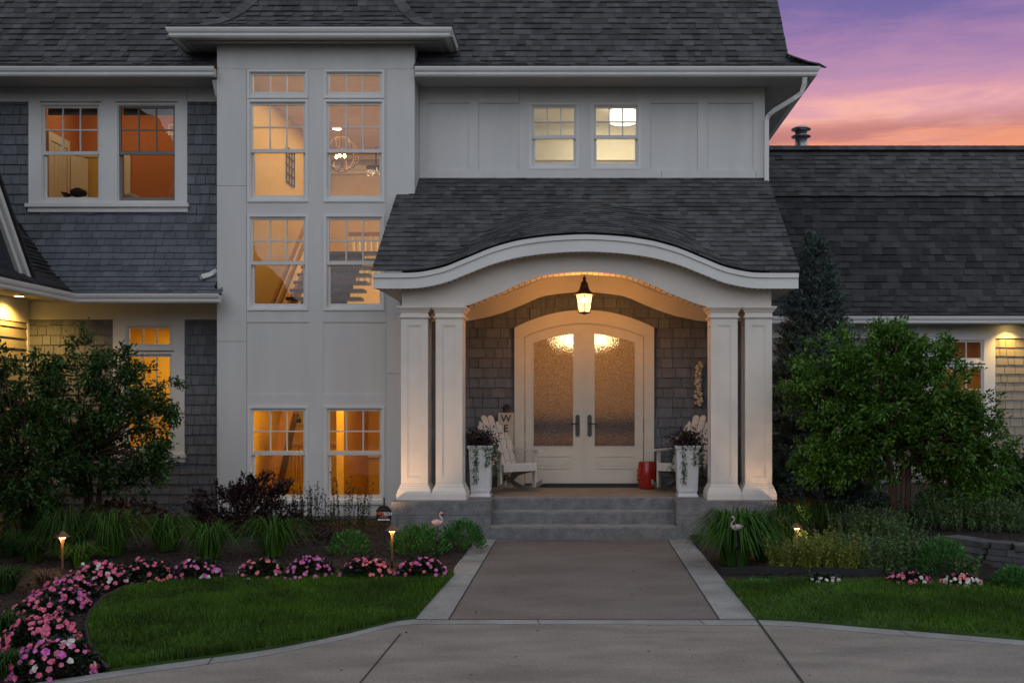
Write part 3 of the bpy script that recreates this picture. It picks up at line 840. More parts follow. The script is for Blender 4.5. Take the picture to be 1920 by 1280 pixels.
m.box(bx0, bx0 + .30, 14.20, T if False else W - .05, 3.113, 3.6); m.box(bx1 - .30, bx1, 14.20, W - .05, 3.113, 3.6)
for x in (bx0, bx1 - .02):
    m.prism([(13.9, 3.4), (W, 3.4), (W, 5.2), (13.9, 3.6)], 'x', x, x + .02)
for px in (808, 1390): m.box(X(px, 13.9) - .03, X(px, 13.9) + .03, 13.893, 13.90, 3.113, 3.36)
m.build('porch_beam', 'warm', house)
m = MB()
m.slab(xsF, [fBt(x) + .012 for x in xsF], [fBt(x) + .022 for x in xsF], pD + .03, 13.90)
for i in range(int(5.6 / .075)):      # bead lines: the boards run front to back with a small gap between
    pass
iz = lambda x: 3.08 + .455 * bI(abs(x - xc))
xsI = [-2.42 + 5.04 * i / 80 for i in range(81)]
m.slab(xsI, [iz(x) + .272 for x in xsI], [iz(x) + .29 for x in xsI], 14.20, W)
m.box(px0_ + .02, bx0, 13.9, 15.5, 3.345, 3.36); m.box(bx1, px1_ - .02, 13.9, W, 3.345, 3.36)
m.build('porch_ceiling', mat('bead_board', (.62, .60, .56), .6, .03), house)
m = MB()
k = px0_ + .05
while k < px1_:
    z = fBt(k) + .010; m.box(k - .0035, k + .0035, pD + .03, 13.90, z - .004, z + .004)
    if bx0 + .7 < k < bx1 - .7: m.box(k - .0035, k + .0035, 13.905, 14.195, bz(k) - .003, bz(k) + .002)
    k += .078
m.build('bead_groove', 'joint', house)
m = MB(); m.slab(xsI, [iz(x) for x in xsI], [iz(x) + .27 for x in xsI], W - .035, W - .001); m.build('porch_frieze', 'warm', house)
# back wall of the porch, round the door
m = MB(); m.wall(-2.47, 2.85, .3, 5.1, W + .03, .08, [(-.90, 1.05, .5, 2.93)]); m.build('porch_wall', 'siding', house)
def prng(v):
    h = .97 if v < 2.88 else .80 if v < 2.98 else .5 if v < 3.06 else 0
    dx = .07
    return [(-2.47, dx - h), (dx + h, 2.87)]
m = MB(); courses(m, flatS(W + .018), .5, 3.62, prng, .155, (.12, .28), .020, .009, base=False, skew=.003); m.build('porch_shingles', 'siding', house)

# columns on their bases
for cxx in (X(777, 13.86), X(842, 13.86), X(1358, 13.86), X(1422.5, 13.86)):
    c = (cxx, 14.04, 0)
    m = MB(); h = .168
    m.box(cxx - h, cxx + h, 14.04 - h, 14.04 + h, .70, 2.98)
    for ax, sg in (('y', -1), ('y', 1), ('x', -1), ('x', 1)):
        def strip(u0, u1, z0, z1, t0=.0005, t1=.014):
            a, b = (h + t0) * sg, (h + t1) * sg
            if ax == 'y': m.box(cxx + u0, cxx + u1, 14.04 + a, 14.04 + b, z0, z1)
            else: m.box(cxx + a, cxx + b, 14.04 + u0, 14.04 + u1, z0, z1)
        e = h + .013 if ax == 'y' else h
        strip(-e, -.092, .72, 2.95); strip(.092, e, .72, 2.95); strip(-.0915, .0915, .72, .80); strip(-.0915, .0915, 2.86, 2.95)
        for u in (-.0915, .0765): strip(u, u + .015, .815, 2.845, .0005, .007)
        strip(-.0915, .0915, .80, .815, .0005, .007); strip(-.0915, .0915, 2.845, 2.86, .0005, .007)
    col = m.build('column', 'warm', house)
    m = MB(); m.sq([(.236, .501), (.236, .585), (.230, .590), (.226, .615), (.212, .650), (.200, .668), (.200, .685), (.190, .690), (.183, .715), (.17, .722)], c); m.build('base', 'warm', col)
    m = MB(); m.sq([(.17, 2.942), (.190, 2.950), (.206, 2.962), (.206, 2.978), (.186, 2.985), (.182, 3.03), (.200, 3.04), (.206, 3.062), (.222, 3.072), (.228, 3.088), (.238, 3.092), (.238, 3.112), (.1, 3.1125)], c); m.build('capital', 'warm', col)

# piers, steps, floor
for a, b in ((-2.49, -1.17), (1.30, 2.63)):
    m = MB(); m.box(a, b, 13.60, 14.60, -.2, .50)
    m.box(a, b, 13.592, 13.5995, .325, .4995); m.box(a, a + .08, 13.592, 13.5995, -.1, .318); m.box(b - .09, b, 13.592, 13.5995, -.1, .318); m.box(a + .087, b - .097, 13.592, 13.5995, -.1, .318)
    m.build('porch_pier', 'step', house)
m = MB()
for z1, d in ((.167, 13.56), (.333, 13.86), (.4995, 14.16)):
    prof = [(d + .012, z1 - .167), (d, z1 - .02), (d + .004, z1 - .006), (d + .014, z1), (14.6, z1), (14.6, z1 - .166)]
    m.prism(prof, 'x', -1.168, 1.298)
m.build('porch_steps', 'step', house)
for z1, d, e in ((.167, 13.56, 13.87), (.333, 13.86, 14.17)):  # thin sheets carrying the painted light on the step tops
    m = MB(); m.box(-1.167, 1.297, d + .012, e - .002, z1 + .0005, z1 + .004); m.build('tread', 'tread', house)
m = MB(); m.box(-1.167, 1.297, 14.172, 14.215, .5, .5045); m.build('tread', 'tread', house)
m = MB(); m.box(-2.49, 2.63, 14.602, W + .1, -.2, .4985); m.box(-1.16, 1.29, 14.175, 14.60, .40, .5015); m.build('porch_floor', 'porch', house)

# ---- double door with an arched head
dx0, dx1 = X(983.5, 15.95), X(1207.5, 15.95); dcx = (dx0 + dx1) / 2; dhw = (dx1 - dx0) / 2
arc = lambda hw, zs, rise: (lambda x: zs + rise * (1 - min(1, ((x - dcx) / hw) ** 2)))
zi = arc(dhw, Z(629.5, 15.95), 24.5 * 15.95 / 1920); ohw = X(1226.5, 15.93) - dcx; zo = arc(ohw, Z(614, 15.93), 33 * 15.93 / 1920)
m = MB()
m.box(dcx - ohw, dx0, 15.93, 16.0, .5, zi(dx0)); m.box(dx1, dcx + ohw, 15.93, 16.0, .5, zi(dx1))
xs = [dcx - ohw + 2 * ohw * i / 48 for i in range(49)]
xsx = sorted(set(xs + [dx0, dx1]))
m.slab(xsx, [zi(x) if dx0 <= x <= dx1 else zi(dx0) + .0005 for x in xsx], [zo(x) for x in xsx], 15.925, 16.0)
xs2 = [dx0 + (dx1 - dx0) * i / 40 for i in range(41)]
m.slab(xs2, [zi(x) - .018 for x in xs2], [zi(x) - .0005 for x in xs2], 15.945, 16.04)
m.build('door_casing', 'cream', house)
m = MB(); m.box(dx0, dx1, 15.90, 16.04, .5005, .555); m.build('threshold', 'plastic', house)
for side in (-1, 1):
    a, b = (dx0 + .012, dcx - .004) if side < 0 else (dcx + .004, dx1 - .012)
    g0, g1 = (X(1000.5, 15.96), X(1074.5, 15.96)) if side < 0 else (X(1115, 15.96), X(1190, 15.96))
    ztop = lambda x: zi(x) - .022; gt = lambda x: min(2.93, ztop(x) - .145)
    gb = Z(836, 15.96); zb = .558
    m = MB()
    for p, q in ((a, g0), (g1, b)):
        n_ = [p + (q - p) * i / 8 for i in range(9)]; m.slab(n_, [zb] * 9, [ztop(x) for x in n_], 15.96, 16.01)
    n_ = [g0 + (g1 - g0) * i / 16 for i in range(17)]
    m.slab(n_, [gt(x) for x in n_], [ztop(x) for x in n_], 15.96, 16.01)
    m.slab([g0, g1], [zb, zb], [gb, gb], 15.96, 16.01)
    pz0, pz1 = Z(878, 15.96), Z(853, 15.96)
    m.ring(g0 + .02, g1 - .02, pz0, pz1, .022, 15.948, 15.9595); m.box(g0 + .06, g1 - .06, 15.953, 15.9595, pz0 + .04, pz1 - .04)
    for p, q, r0, r1 in ((g0 - .012, g0, gb - .012, gt(g0)), (g1, g1 + .012, gb - .012, gt(g1)), (g0, g1, gb - .012, gb)): m.box(p, q, 15.952, 15.9595, r0, r1)
    if side < 0: m.box(dcx - .018, dcx + .018, 15.945, 15.9595, zb, ztop(dcx) - .01)
    leaf = m.build('door', 'cream', house)
    m = MB()
    n_ = [g0 + (g1 - g0) * i / 16 for i in range(17)]
    for i in range(16):
        m.add([(n_[i], 15.985, gb), (n_[i + 1], 15.985, gb), (n_[i + 1], 15.985, gt(n_[i + 1]) + .005), (n_[i], 15.985, gt(n_[i]) + .005)], [(0, 1, 2, 3)])
    m.build('glass', 'rain', leaf)
    hx = X(1083 if side < 0 else 1105.5, 15.95); m = MB()
    z0, z1 = Z(818, 15.95), Z(777, 15.95)
    pl = [(hx + .034 * math.cos(t), (z1 - .034 if math.sin(t) > 0 else z0 + .034) + .034 * math.sin(t)) for t in [2 * math.pi * i / 24 for i in range(24)]]
    m.prism(pl, 'y', 15.94, 15.9597)
    m.tube([(hx, 15.945, (z0 + z1) / 2 + .03), (hx, 15.895, (z0 + z1) / 2 + .03), (hx + side * .02, 15.888, (z0 + z1) / 2 + .032), (hx + side * .115, 15.888, (z0 + z1) / 2 + .026)], [.012, .011, .012, .008], 10)
    m.lathe([(.018, 0), (.018, .008), (.001, .009)], (hx, 15.935, z0 + .10), 12)
    m.build('handle', 'pewter', leaf)

# ---- rooms behind the glass
def room(x0, x1, y0, y1, z0, z1, wallm, ceilm='ivory', floorm='oak', name='room_wall'):
    m = MB()
    m.quad((x0, y1, z0), (x1, y1, z0), (x1, y1, z1), (x0, y1, z1)); m.quad((x0, y0, z0), (x0, y1, z0), (x0, y1, z1), (x0, y0, z1)); m.quad((x1, y0, z0), (x1, y1, z0), (x1, y1, z1), (x1, y0, z1))
    m.build(name, wallm, house)
    m = MB(); m.quad((x0, y0, z1), (x1, y0, z1), (x1, y1, z1), (x0, y1, z1)); m.build('room_ceiling', ceilm, house)
    m = MB(); m.quad((x0, y0, z0), (x1, y0, z0), (x1, y1, z0), (x0, y1, z0)); m.build('room_floor', floorm, house)
WARM, PEACHL, COOLW = (1, .62, .26), (1, .65, .21), (1, .87, .62)
# bedroom
room(-8.95, -5.62, 16.12, 18.35, 4.36, 7.15, 'terracotta')
lamp('AREA', 'bedroom_light', (-7.2, 17.3, 7.1), 10, WARM, 1.6, (0, 0, 0), sizey=1.2)
m = MB()
m.ring(-8.94, -8.02, 4.30, 6.30, .10, 18.31, 18.349); m.build('doorway_trim', 'ivory', house)
m = MB(); m.box(-8.84, -8.12, 18.335, 18.348, 4.37, 6.2); m.build('hallway_wall', 'amber', house)
m = MB(); m.bar((-8.78, 18.3, 5.26), (-8.93, 17.98, 5.26), 1.8, .04, side=(0, 0, 1)); m.build('room_door', 'ivory', house)
m = MB()
m.box(-8.949, -8.91, 17.22, 17.30, 4.37, 6.38); m.box(-8.949, -8.91, 17.86, 17.94, 4.37, 6.38); m.box(-8.949, -8.91, 17.30, 17.86, 6.24, 6.38); m.build('closet_trim', 'ivory', house)
m = MB()
for k in range(4): m.box(-8.949, -8.925, 17.31 + .135 * k, 17.435 + .135 * k, 4.37, 6.23)
m.build('closet_door', 'ivory', house)
lamp('POINT', 'closet_light', (-8.3, 17.4, 6.7), 5, COOLW, .08)
# stairwell
room(-5.36, -2.60, T + .12, 21.6, 2.55, 7.05, 'peach', 'peach')
lamp('AREA', 'stairwell_light', (-4.0, 18.2, 7.0), 70, PEACHL, 1.8, (0, 0, 0), sizey=4.5)
lamp('AREA', 'hall_light', (-3.9, 20.2, 4.9), 26, PEACHL, 1.5, (0, 0, 0), sizey=1.2)
m = MB(); m.box(-5.35, -2.61, 21.5, 21.59, 6.62, 6.70); m.box(-5.35, -2.61, 21.45, 21.59, 6.70, 6.78); m.box(-5.35, -2.61, 21.40, 21.59, 6.9, 7.04); m.build('crown_moulding', 'ivory', house)
# lower stair hall
room(-5.36, -2.60, T + .12, 19.0, -.6, 2.45, 'amber', 'amber')
lamp('AREA', 'lower_hall_light', (-4.0, 16.45, 2.42), 58, (1, .56, .10), 1.0, (0, 0, 0), sizey=1.0)
m = MB(); m.box(-4.02, -3.90, 17.0, 19, -.6, 2.45); m.build('partition', 'amber', house)
m = MB(); m.box(-5.36, -4.02, 18.94, 18.99, 1.02, 1.08); m.box(-3.90, -2.6, 18.94, 18.99, .80, .86); m.build('chair_rail', 'ivory', house)
# bath above the porch
room(-1.3, 1.7, W + .12, 18.3, 4.5, 6.80, 'ivory', 'ivory')
lamp('AREA', 'bath_light', (.6, 17.2, 6.75), 34, COOLW, 1.4, (0, 0, 0), sizey=1.0)
# living room lower left
room(-8.55, -5.62, W + .12, 18.8, .4, 3.25, 'amber', 'amber')
lamp('AREA', 'living_room_light', (-6.9, 17.4, 3.2), 56, (1, .66, .15), 1.4, (0, 0, 0), sizey=1.4)
m = MB()
for k in range(14): m.lathe([(.05, .45), (.045, 3.0)], (-7.0 + .085 * k + rnd.uniform(-.01, .01), 18.5, 0), 8)
m.build('curtain', 'linen', house)
# foyer
room(-1.4, 1.6, W + .12, 19.6, .495, 3.85, 'tan', 'tan')
lamp('AREA', 'foyer_light', (.1, 18.6, 3.8), 17, (1, .56, .17), 1.2, (0, 0, 0), sizey=1.2)
# right wing room
room(5.4, 8.6, DW + .12, 22.2, .2, 3.2, 'tan', 'tan')
lamp('AREA', 'wing_room_light', (7.2, 20.8, 3.15), 18, WARM, 1.4, (0, 0, 0), sizey=1.2)
# ---------------------------------------------------------------- things in the rooms
def mesh_thing(m, name, mats, loc, label, cat, group=None):
    return tag(m.build(name, mats, None, loc), label, cat, group)
# bedroom
t = thing('bed', (-7.6, 17.0, 4.37), 'bed with cream bedding seen low in the orange bedroom window', 'bed')
m = MB(); m.box(-8.85, -7.06, 16.45, 17.75, 4.37, 4.95); m.build('bed_base', 'linen', t)
m = MB()
for i in range(9):
    x = -8.82 + i * .15; m.ball((x, 16.55, 5.02 + .03 * math.sin(i * 1.7)), .13, .16, .09, 10, 6, jit=.08)
m.box(-8.84, -7.5, 16.42, 17.7, 4.95, 5.06); m.build('duvet', 'linen', t)
m = MB(); m.ball((-7.28, 16.5, 5.05), .26, .10, .13, 14, 8, jit=.03); mesh_thing(m, 'pillow', 'linen', (-7.28, 16.5, 4.95), 'cream pillow propped on the bed behind the taupe screened window', 'pillow')
m = MB(); m.ball((X(145, 16.4), 16.4, 5.175), .115, .09, .075, 14, 8, jit=.06); m.ball((X(156, 16.36), 16.38, 5.16), .05, .06, .05, 10, 6, jit=.08)
for k in range(7): m.tube([(X(136, 16.4), 16.4, 5.13), (X(130 - k, 16.38), 16.36 + .01 * k, 5.10 + .012 * k), (X(122 - k, 16.38), 16.34, 5.09 + .014 * k)], .006, 5)
mesh_thing(m, 'cushion', 'cushion', (X(145, 16.4), 16.4, 5.10), 'dark brown tasselled plush cushion lying on the cream bedding', 'cushion')
t = thing('picture', (X(322, 18.3), 18.34, 5.9), 'small pale framed picture high on the orange bedroom wall', 'picture')
m = MB(); cx_, cz_ = X(322, 18.3), Z(243, 18.3); m.ring(cx_ - .07, cx_ + .07, cz_ - .10, cz_ + .10, .03, 18.32, 18.348); m.build('frame', 'ivory', t)
m = MB(); m.box(cx_ - .04, cx_ + .04, 18.335, 18.347, cz_ - .07, cz_ + .07); m.build('print', 'tan', t)
# stairwell
st = thing('staircase', (-4.2, 17.4, 2.55), 'open wooden staircase with dark treads in the stair tower', 'staircase')
def tr_(k): return 16.75 + .24 * k, 3.12 + .165 * k
for k in range(10):
    d, z = tr_(k); m = MB(); m.box(-5.0, -3.72, d, d + .27, z - .05, z); m.build('tread', 'walnut', st)
m = MB()
for k in range(10):
    d, z = tr_(k); m.box(-4.80, -4.0, d + .20, d + .22, z - .16, z - .055)
m.build('runner', 'rug', st)
for x in (-5.02, -4.90):
    m = MB(); m.bar((x - .06, 16.35, 2.95), (x + .02, 19.1, 5.35), .05, .05, side=(1, 0, 0)); m.build('handrail', 'oak', st)
m = MB(); m.bar((-4.93, 16.3, 2.56), (-4.93, 19.0, 4.5), .05, .26, side=(1, 0, 0)); m.build('stringer', 'oak', st)
for k in range(6):
    x = X(662 + 11 * k, 19.6); m = MB(); m.box(x - .02, x + .02, 19.58, 19.62, 4.05, 5.0); m.build('baluster', 'ivory', st)
m = MB(); m.box(-4.4, -2.7, 19.57, 19.63, 5.0, 5.07); m.build('landing_rail', 'oak', st)
t = thing('chandelier', (X(640, 17.5), 17.5, 7.05), 'round branch wrapped orb chandelier glowing in the tower window', 'chandelier')
c = (X(640, 17.5), 17.5, Z(290, 17.5))
m = MB()
for k in range(5):
    ax = Vector((math.cos(k * .63), math.sin(k * .63), .25 * (-1) ** k)).normalized(); u = ax.cross(Vector((0, 0, 1))).normalized(); w_ = ax.cross(u)
    rr = .29; pts = [Vector(c) + (u * math.cos(a) + w_ * math.sin(a)) * (rr + rnd.uniform(-.012, .012)) for a in [2 * math.pi * i / 22 for i in range(23)]]
    m.tube(pts, [rnd.uniform(.008, .016) for _ in pts], 6)
m.build('orb', 'oak', t)
m = MB(); m.tube([(c[0], c[1], c[2] - .02), (c[0], c[1], 7.04)], .006, 6); m.build('rod', 'iron', t)
MT['bulb'] = emit('warm_bulb', (1, .70, .33), 60)
for dx in (-.10, -.03, .05):
    m = MB(); m.ball((c[0] + dx, c[1] - .03 + abs(dx), c[2] - .02), .022, .022, .034, 10, 6); m.build('bulb', 'bulb', t)
MT['disc'] = emit('ceiling_lamp_glow', (1, .80, .50), 14)
def disc(px, D, z, r, label, m_='disc'):
    t = thing('ceiling_light', (X(px, D), D, z), label, 'ceiling light', 'recessed and ceiling lights')
    m = MB(); m.lathe([(r * 1.25, 0), (r * 1.25, -.012), (r, -.014)], (X(px, D), D, z - .001), 20); m.build('trim_ring', 'ivory', t)
    m = MB(); m.lathe([(r, -.0155), (r * .6, -.022), (.001, -.024)], (X(px, D), D, z - .001), 20); m.build('lens', m_, t)
    return t
disc(632, 19.55, 7.05, .085, 'small bright recessed light above the orb chandelier in the stairwell')
t = thing('crystal_light', (X(705, 21), 21.0, 7.0), 'small sparkling crystal ceiling fixture beyond the stairwell', 'ceiling light')
m = MB()
for k in range(26): m.ball((X(705, 21) + rnd.uniform(-.18, .18), 21 + rnd.uniform(-.12, .12), Z(322, 21) + rnd.uniform(-.07, .05)), .008, .008, .011, 6, 4)
MT['crystal'] = emit('crystal_glow', (1, .80, .5), 1.4); m.build('crystal_drops', 'crystal', t)
m = MB(); m.lathe([(.2, 0), (.2, .03), (.02, .05), (.012, .5)], (X(705, 21), 21, Z(316, 21)), 16); m.build('mount', 'iron', t)
t = thing('wall_grille', (-5.33, 19.05, 5.9), 'black lattice wall hanging on the stairwell wall', 'wall hanging')
m = MB()
for k in range(4): m.box(-5.35, -5.33, 18.72 + .17 * k, 18.74 + .17 * k, 5.85, 6.5)
for k in range(5): m.box(-5.349, -5.331, 18.72, 19.25, 5.85 + .158 * k, 5.87 + .158 * k)
m.build('lattice', 'black_frame', t)
# lower hall
t = thing('basement_stair', (-4.8, 17.6, -.6), 'lower flight of oak stairs with a slanted stringer in the bottom tower window', 'staircase')
m = MB(); m.bar((X(496, 16.9), 16.9, Z(965, 16.9)), (X(541, 17.1), 17.1, Z(765, 17.1)), .06, .17, side=(0, 1, 0)); m.build('stringer', 'oak', t)
m = MB(); m.bar((X(512, 17.12), 17.12, Z(965, 17.1)), (X(552, 17.3), 17.3, Z(775, 17.3)), .05, .12, side=(0, 1, 0)); m.build('dark_stringer', 'walnut', t)
for k in range(5):
    x = X(546 + 7 * k, 17.8); m = MB(); m.box(x - .016, x + .016, 17.78, 17.81, .52, 1.06); m.build('baluster', 'oak', t)
m = MB(); m.box(X(540, 17.8), -4.03, 17.77, 17.82, 1.06, 1.11); m.box(X(540, 17.8), -4.03, 17.77, 17.82, .44, .52); m.build('rail', 'oak', t)
t = thing('picture', (X(556, 18.9), 18.98, 1.5), 'white print of a black basket hanging behind the lower stair', 'picture')
cx_, cz_ = X(556, 18.9), Z(780, 18.9); m = MB(); m.box(cx_ - .16, cx_ + .14, 18.95, 18.99, cz_ - .16, cz_ + .2); m.build('print', 'linen', t)
m = MB(); m.tube([(cx_ - .10, 18.945, cz_ - .05), (cx_ - .03, 18.945, cz_ + .17), (cx_ + .05, 18.945, cz_ - .05)], .008, 6); m.box(cx_ - .11, cx_ + .07, 18.943, 18.9495, cz_ - .12, cz_ - .05); m.build('basket_drawing', 'black_frame', t)
# bath
MT['drum'] = emit('drum_shade_glow', (1, .93, .72), 3.2)
t = thing('drum_light', (X(1168, 17.3), 17.3, 6.79), 'bright white drum ceiling light in the right window above the porch', 'ceiling light')
zt = Z(212, 17.3); m = MB(); m.lathe([(.23, zt - .16), (.235, zt - .10), (.235, zt + .02), (.001, zt + .021)], (X(1168, 17.3), 17.3, 0), 24); m.build('shade', 'drum', t)
m = MB(); m.lathe([(.03, zt + .022), (.03, 6.79)], (X(1168, 17.3), 17.3, 0), 12); m.build('stem', 'ivory', t)
t = thing('wall_cabinet', (.4, 18.1, 4.5), 'cream panelled cabinets along the back of the bath', 'cabinet')
m = MB(); m.box(-1.28, 1.68, 17.95, 18.29, 4.5, 6.05); m.box(-1.29, 1.69, 17.90, 18.29, 6.051, 6.10); m.build('carcass', 'ivory', t)
for k in range(7):
    x0 = -1.24 + .41 * k; m = MB(); m.ring(x0, x0 + .39, 4.56, 6.0, .07, 17.925, 17.9495); m.box(x0 + .09, x0 + .30, 17.936, 17.9495, 4.65, 5.91); m.build('cabinet_door', 'ivory', t)
# living room, foyer, wing
MT['disc2'] = emit('living_lamp_glow', (1, .72, .30), 9)
disc(301, 18.0, 3.24, .09, 'bright amber ceiling light in the lower left window', 'disc2')
t = thing('foyer_chandelier', (xc, 17.9, 3.84), 'bright globe chandelier blurred behind the textured door glass', 'chandelier')
MT['globe'] = emit('globe_glow', (1, .70, .32), 26)
for k in range(6):
    a = 2 * math.pi * k / 6; m = MB(); m.ball((xc + .20 * math.cos(a), 17.9 + .20 * math.sin(a), 2.90), .07, .07, .08, 12, 8); m.build('globe', 'globe', t)
m = MB(); m.tube([(xc, 17.9, 2.95), (xc, 17.9, 3.83)], .012, 8); m.lathe([(.05, 2.85), (.24, 2.97), (.24, 2.99), (.02, 3.02)], (xc, 17.9, 0), 16); m.build('frame', 'iron', t)
t = thing('console_table', (xc, 18.6, .496), 'dark console table blurred behind the door glass', 'table')
m = MB(); m.box(-1.2, 1.4, 18.35, 18.85, 1.27, 1.54); m.build('table_top', 'black_lacquer', t)
for x in (-1.15, 1.28):
    for y in (18.37, 18.77): m = MB(); m.box(x, x + .07, y, y + .07, .496, 1.299); m.build('leg', 'walnut', t)
m = MB(); m.box(-1.1, 1.27, 18.5, 18.8, .62, 1.1); mesh_thing(m, 'basket_chest', 'oak', (0, 18.65, .62), 'brown chest under the console table behind the door glass', 'chest')

# ---------------------------------------------------------------- things on the porch
PZ = .5015
t = thing('porch_lantern', (xc, 14.5, 3.70), 'lit bronze hanging lantern with tapered glass in the porch arch', 'lantern')
c = (xc, 14.5, 0); m = MB()
m.lathe([(.06, 3.815), (.06, 3.79), (.02, 3.77)], c, 16); 
z = 3.77
k = 0
while z > 3.60:
    m.tube([(xc + .012 * math.cos(a) * (k % 2) , 14.5 + .012 * math.cos(a) * ((k + 1) % 2), z - .018 + .022 * math.sin(a)) for a in [2 * math.pi * i / 10 for i in range(11)]], .004, 5); z -= .034; k += 1
m.build('chain', 'iron', t)
m = MB(); m.lathe([(.008, 3.60), (.014, 3.585), (.03, 3.57), (.018, 3.55), (.03, 3.53), (.052, 3.50), (.055, 3.47), (.062, 3.455), (.072, 3.40)], c, 14)
m.lathe([(.072, 3.42), (.10, 3.385), (.158, 3.352), (.165, 3.338), (.14, 3.335)], c, 6, 0, False, R(30)); m.build('hood', 'iron', t)
m = MB()
for k in range(6):
    a = R(30 + 60 * k); m.tube([(c[0] + .137 * math.cos(a), c[1] + .137 * math.sin(a), 3.338), (c[0] + .088 * math.cos(a), c[1] + .088 * math.sin(a), 3.092)], .0065, 6)
m.lathe([(.095, 3.094), (.097, 3.084), (.05, 3.075), (.015, 3.06), (.001, 3.055)], c, 6, 0, False, R(30)); m.build('cage', 'iron', t)
MT['lampglass'] = emit('lit_lantern_glass', (1, .58, .18), 5.0, .5)
m = MB(); vs = [(c[0] + r * math.cos(R(30 + 60 * k)), c[1] + r * math.sin(R(30 + 60 * k)), z) for r, z in ((.131, 3.334), (.084, 3.096)) for k in range(6)]
m.add(vs, [(k, (k + 1) % 6, 6 + (k + 1) % 6, 6 + k) for k in range(6)]); m.build('glass', 'lampglass', t)
MT['lampbulb'] = emit('lantern_bulb', (1, .72, .36), 70)
m = MB(); m.ball((c[0], c[1], 3.26), .022, .022, .035, 12, 8); m.build('bulb', 'lampbulb', t)
lamp('POINT', 'lantern_light', (c[0], c[1], 3.15), 84, (1, .41, .10), .03)

def rocking_chair():
    t = thing('rocking_chair', (0, 0, 0), 'x', 'chair', 'slatted rocking chairs beside the front door')
    for k in range(6):
        u0, u1 = -.27 + .09 * k, -.27 + .09 * (k + 1) - .009
        top = (.86, 1.03, 1.12, 1.12, 1.03, .86)[k]
        m = MB(); pts = []
        cx_ = (u0 + u1) / 2; spread = 1.12
        def back(u, z):
            f = (z - .28) / .84; return (u * (1 + .30 * f), .12 + .46 * f, z)
        outl = [(u0, .28), (u1, .28), (u1, top - .05)] 
        for a in range(0, 181, 20): outl.append((cx_ + (u1 - u0) / 2 * math.cos(R(a)), top - .05 + .05 * math.sin(R(a))))
        if k in (0, 1): outl = [(u, z - (.055 if u < cx_ and z > .6 else 0)) for u, z in outl]
        if k in (4, 5): outl = [(u, z - (.055 if u > cx_ and z > .6 else 0)) for u, z in outl]
        n = len(outl); A = [back(u, z) for u, z in outl]; B = [(p[0], p[1] + .02, p[2] - .008) for p in A]
        m.add(A + B, [tuple(range(n)), tuple(range(2 * n - 1, n - 1, -1))] + [(i, (i + 1) % n, n + (i + 1) % n, n + i) for i in range(n)])
        m.build('back_slat', 'chair', t)
    for k in range(6):
        y = -.31 + .09 * k; z = .41 - .018 * k - .0 * k; m = MB(); m.obox((0, y, z), (1, 0, 0), (0, 1, -.2), (0, .2, 1), .285, .04, .011); m.build('seat_slat', 'chair', t)
    m = MB(); m.obox((0, .225, .42), (1, 0, 0), (0, 1, .4), (0, -.4, 1), .30, .012, .035); m.obox((0, .40, .74), (1, 0, 0), (0, 1, .4), (0, -.4, 1), .33, .012, .035); m.build('back_brace', 'chair', t)
    m = MB(); m.box(-.285, .285, -.365, -.345, .31, .41); m.build('front_apron', 'chair', t)
    for s in (-1, 1):
        m = MB(); m.box(s * .30 - .012, s * .30 + .012, -.315, -.23, .06, .60); m.build('front_leg', 'chair', t)
        m = MB(); m.prism([(-.34, .41), (.30, .27), (.42, .10), (.36, .09), (.16, .21), (-.34, .31)], 'x', s * .286 - .011, s * .286 + .011); m.build('side_rail', 'chair_dark', t)
        m = MB(); m.prism([(-.44, .60), (.28, .60), (.36, .62), (.36, .625), (.28, .622), (-.44, .622)], 'x', s * .335 - .065, s * .335 + .065); m.build('armrest', 'chair', t)
        m = MB(); m.bar((s * .335, .33, .60), (s * .31, .47, .66), .03, .02); m.build('arm_support', 'chair', t)
        arc_ = [(y, .95 - math.sqrt(.95 ** 2 - y * y)) for y in [-.46 + .98 * i / 14 for i in range(15)]]
        m = MB(); m.prism([(y, z) for y, z in arc_] + [(y, z + .07) for y, z in reversed(arc_)], 'x', s * .30 + s * .014 - .012, s * .30 + s * .014 + .012); m.build('rocker', 'chair_dark', t)
    return t
ch = rocking_chair(); ch2 = copy_tree(ch)
ch.location = (-1.06, 15.22, PZ); ch.rotation_euler = (0, 0, R(36)); ch['label'] = 'white slatted rocking chair in front of the vertical WELCOME board'
ch2.location = (1.58, 15.25, PZ); ch2.rotation_euler = (0, 0, R(-30)); ch2['label'] = 'white slatted rocking chair under the hanging garlic braid'

def leaf_arrays(c, d, L, Wd, fold=.25, twist=None, rng=nr):
    """folded four-point leaves: c base, d direction (n,3), L, Wd (n,)"""
    d = d / np.maximum(np.linalg.norm(d, axis=1, keepdims=True), 1e-6)
    up = rng.normal(size=d.shape) * .45 + np.array([0, 0, 1.])
    s = np.cross(d, up); s /= np.maximum(np.linalg.norm(s, axis=1, keepdims=True), 1e-6)
    n = np.cross(s, d)
    L = np.asarray(L).reshape(-1, 1); Wd = np.asarray(Wd).reshape(-1, 1)
    mid = c + d * L * .45
    a = c; b = mid + s * Wd / 2 + n * Wd * fold; t = c + d * L - n * L * .12; e = mid - s * Wd / 2 + n * Wd * fold
    V = np.stack([a, b, t, e], 1).reshape(-1, 3)
    k = np.arange(len(c)) * 4
    F = np.concatenate([np.stack([k, k + 1, k + 2], 1), np.stack([k, k + 2, k + 3], 1)])
    return V, F
def join(parts):
    Vs, Fs, o = [], [], 0
    for V, F in parts: Vs.append(V); Fs.append(F + o); o += len(V)
    return np.concatenate(Vs), np.concatenate(Fs)
def rdir(n, up=0., rng=nr):
    d = rng.normal(size=(n, 3)); d /= np.linalg.norm(d, axis=1, keepdims=True); d[:, 2] += up
    return d
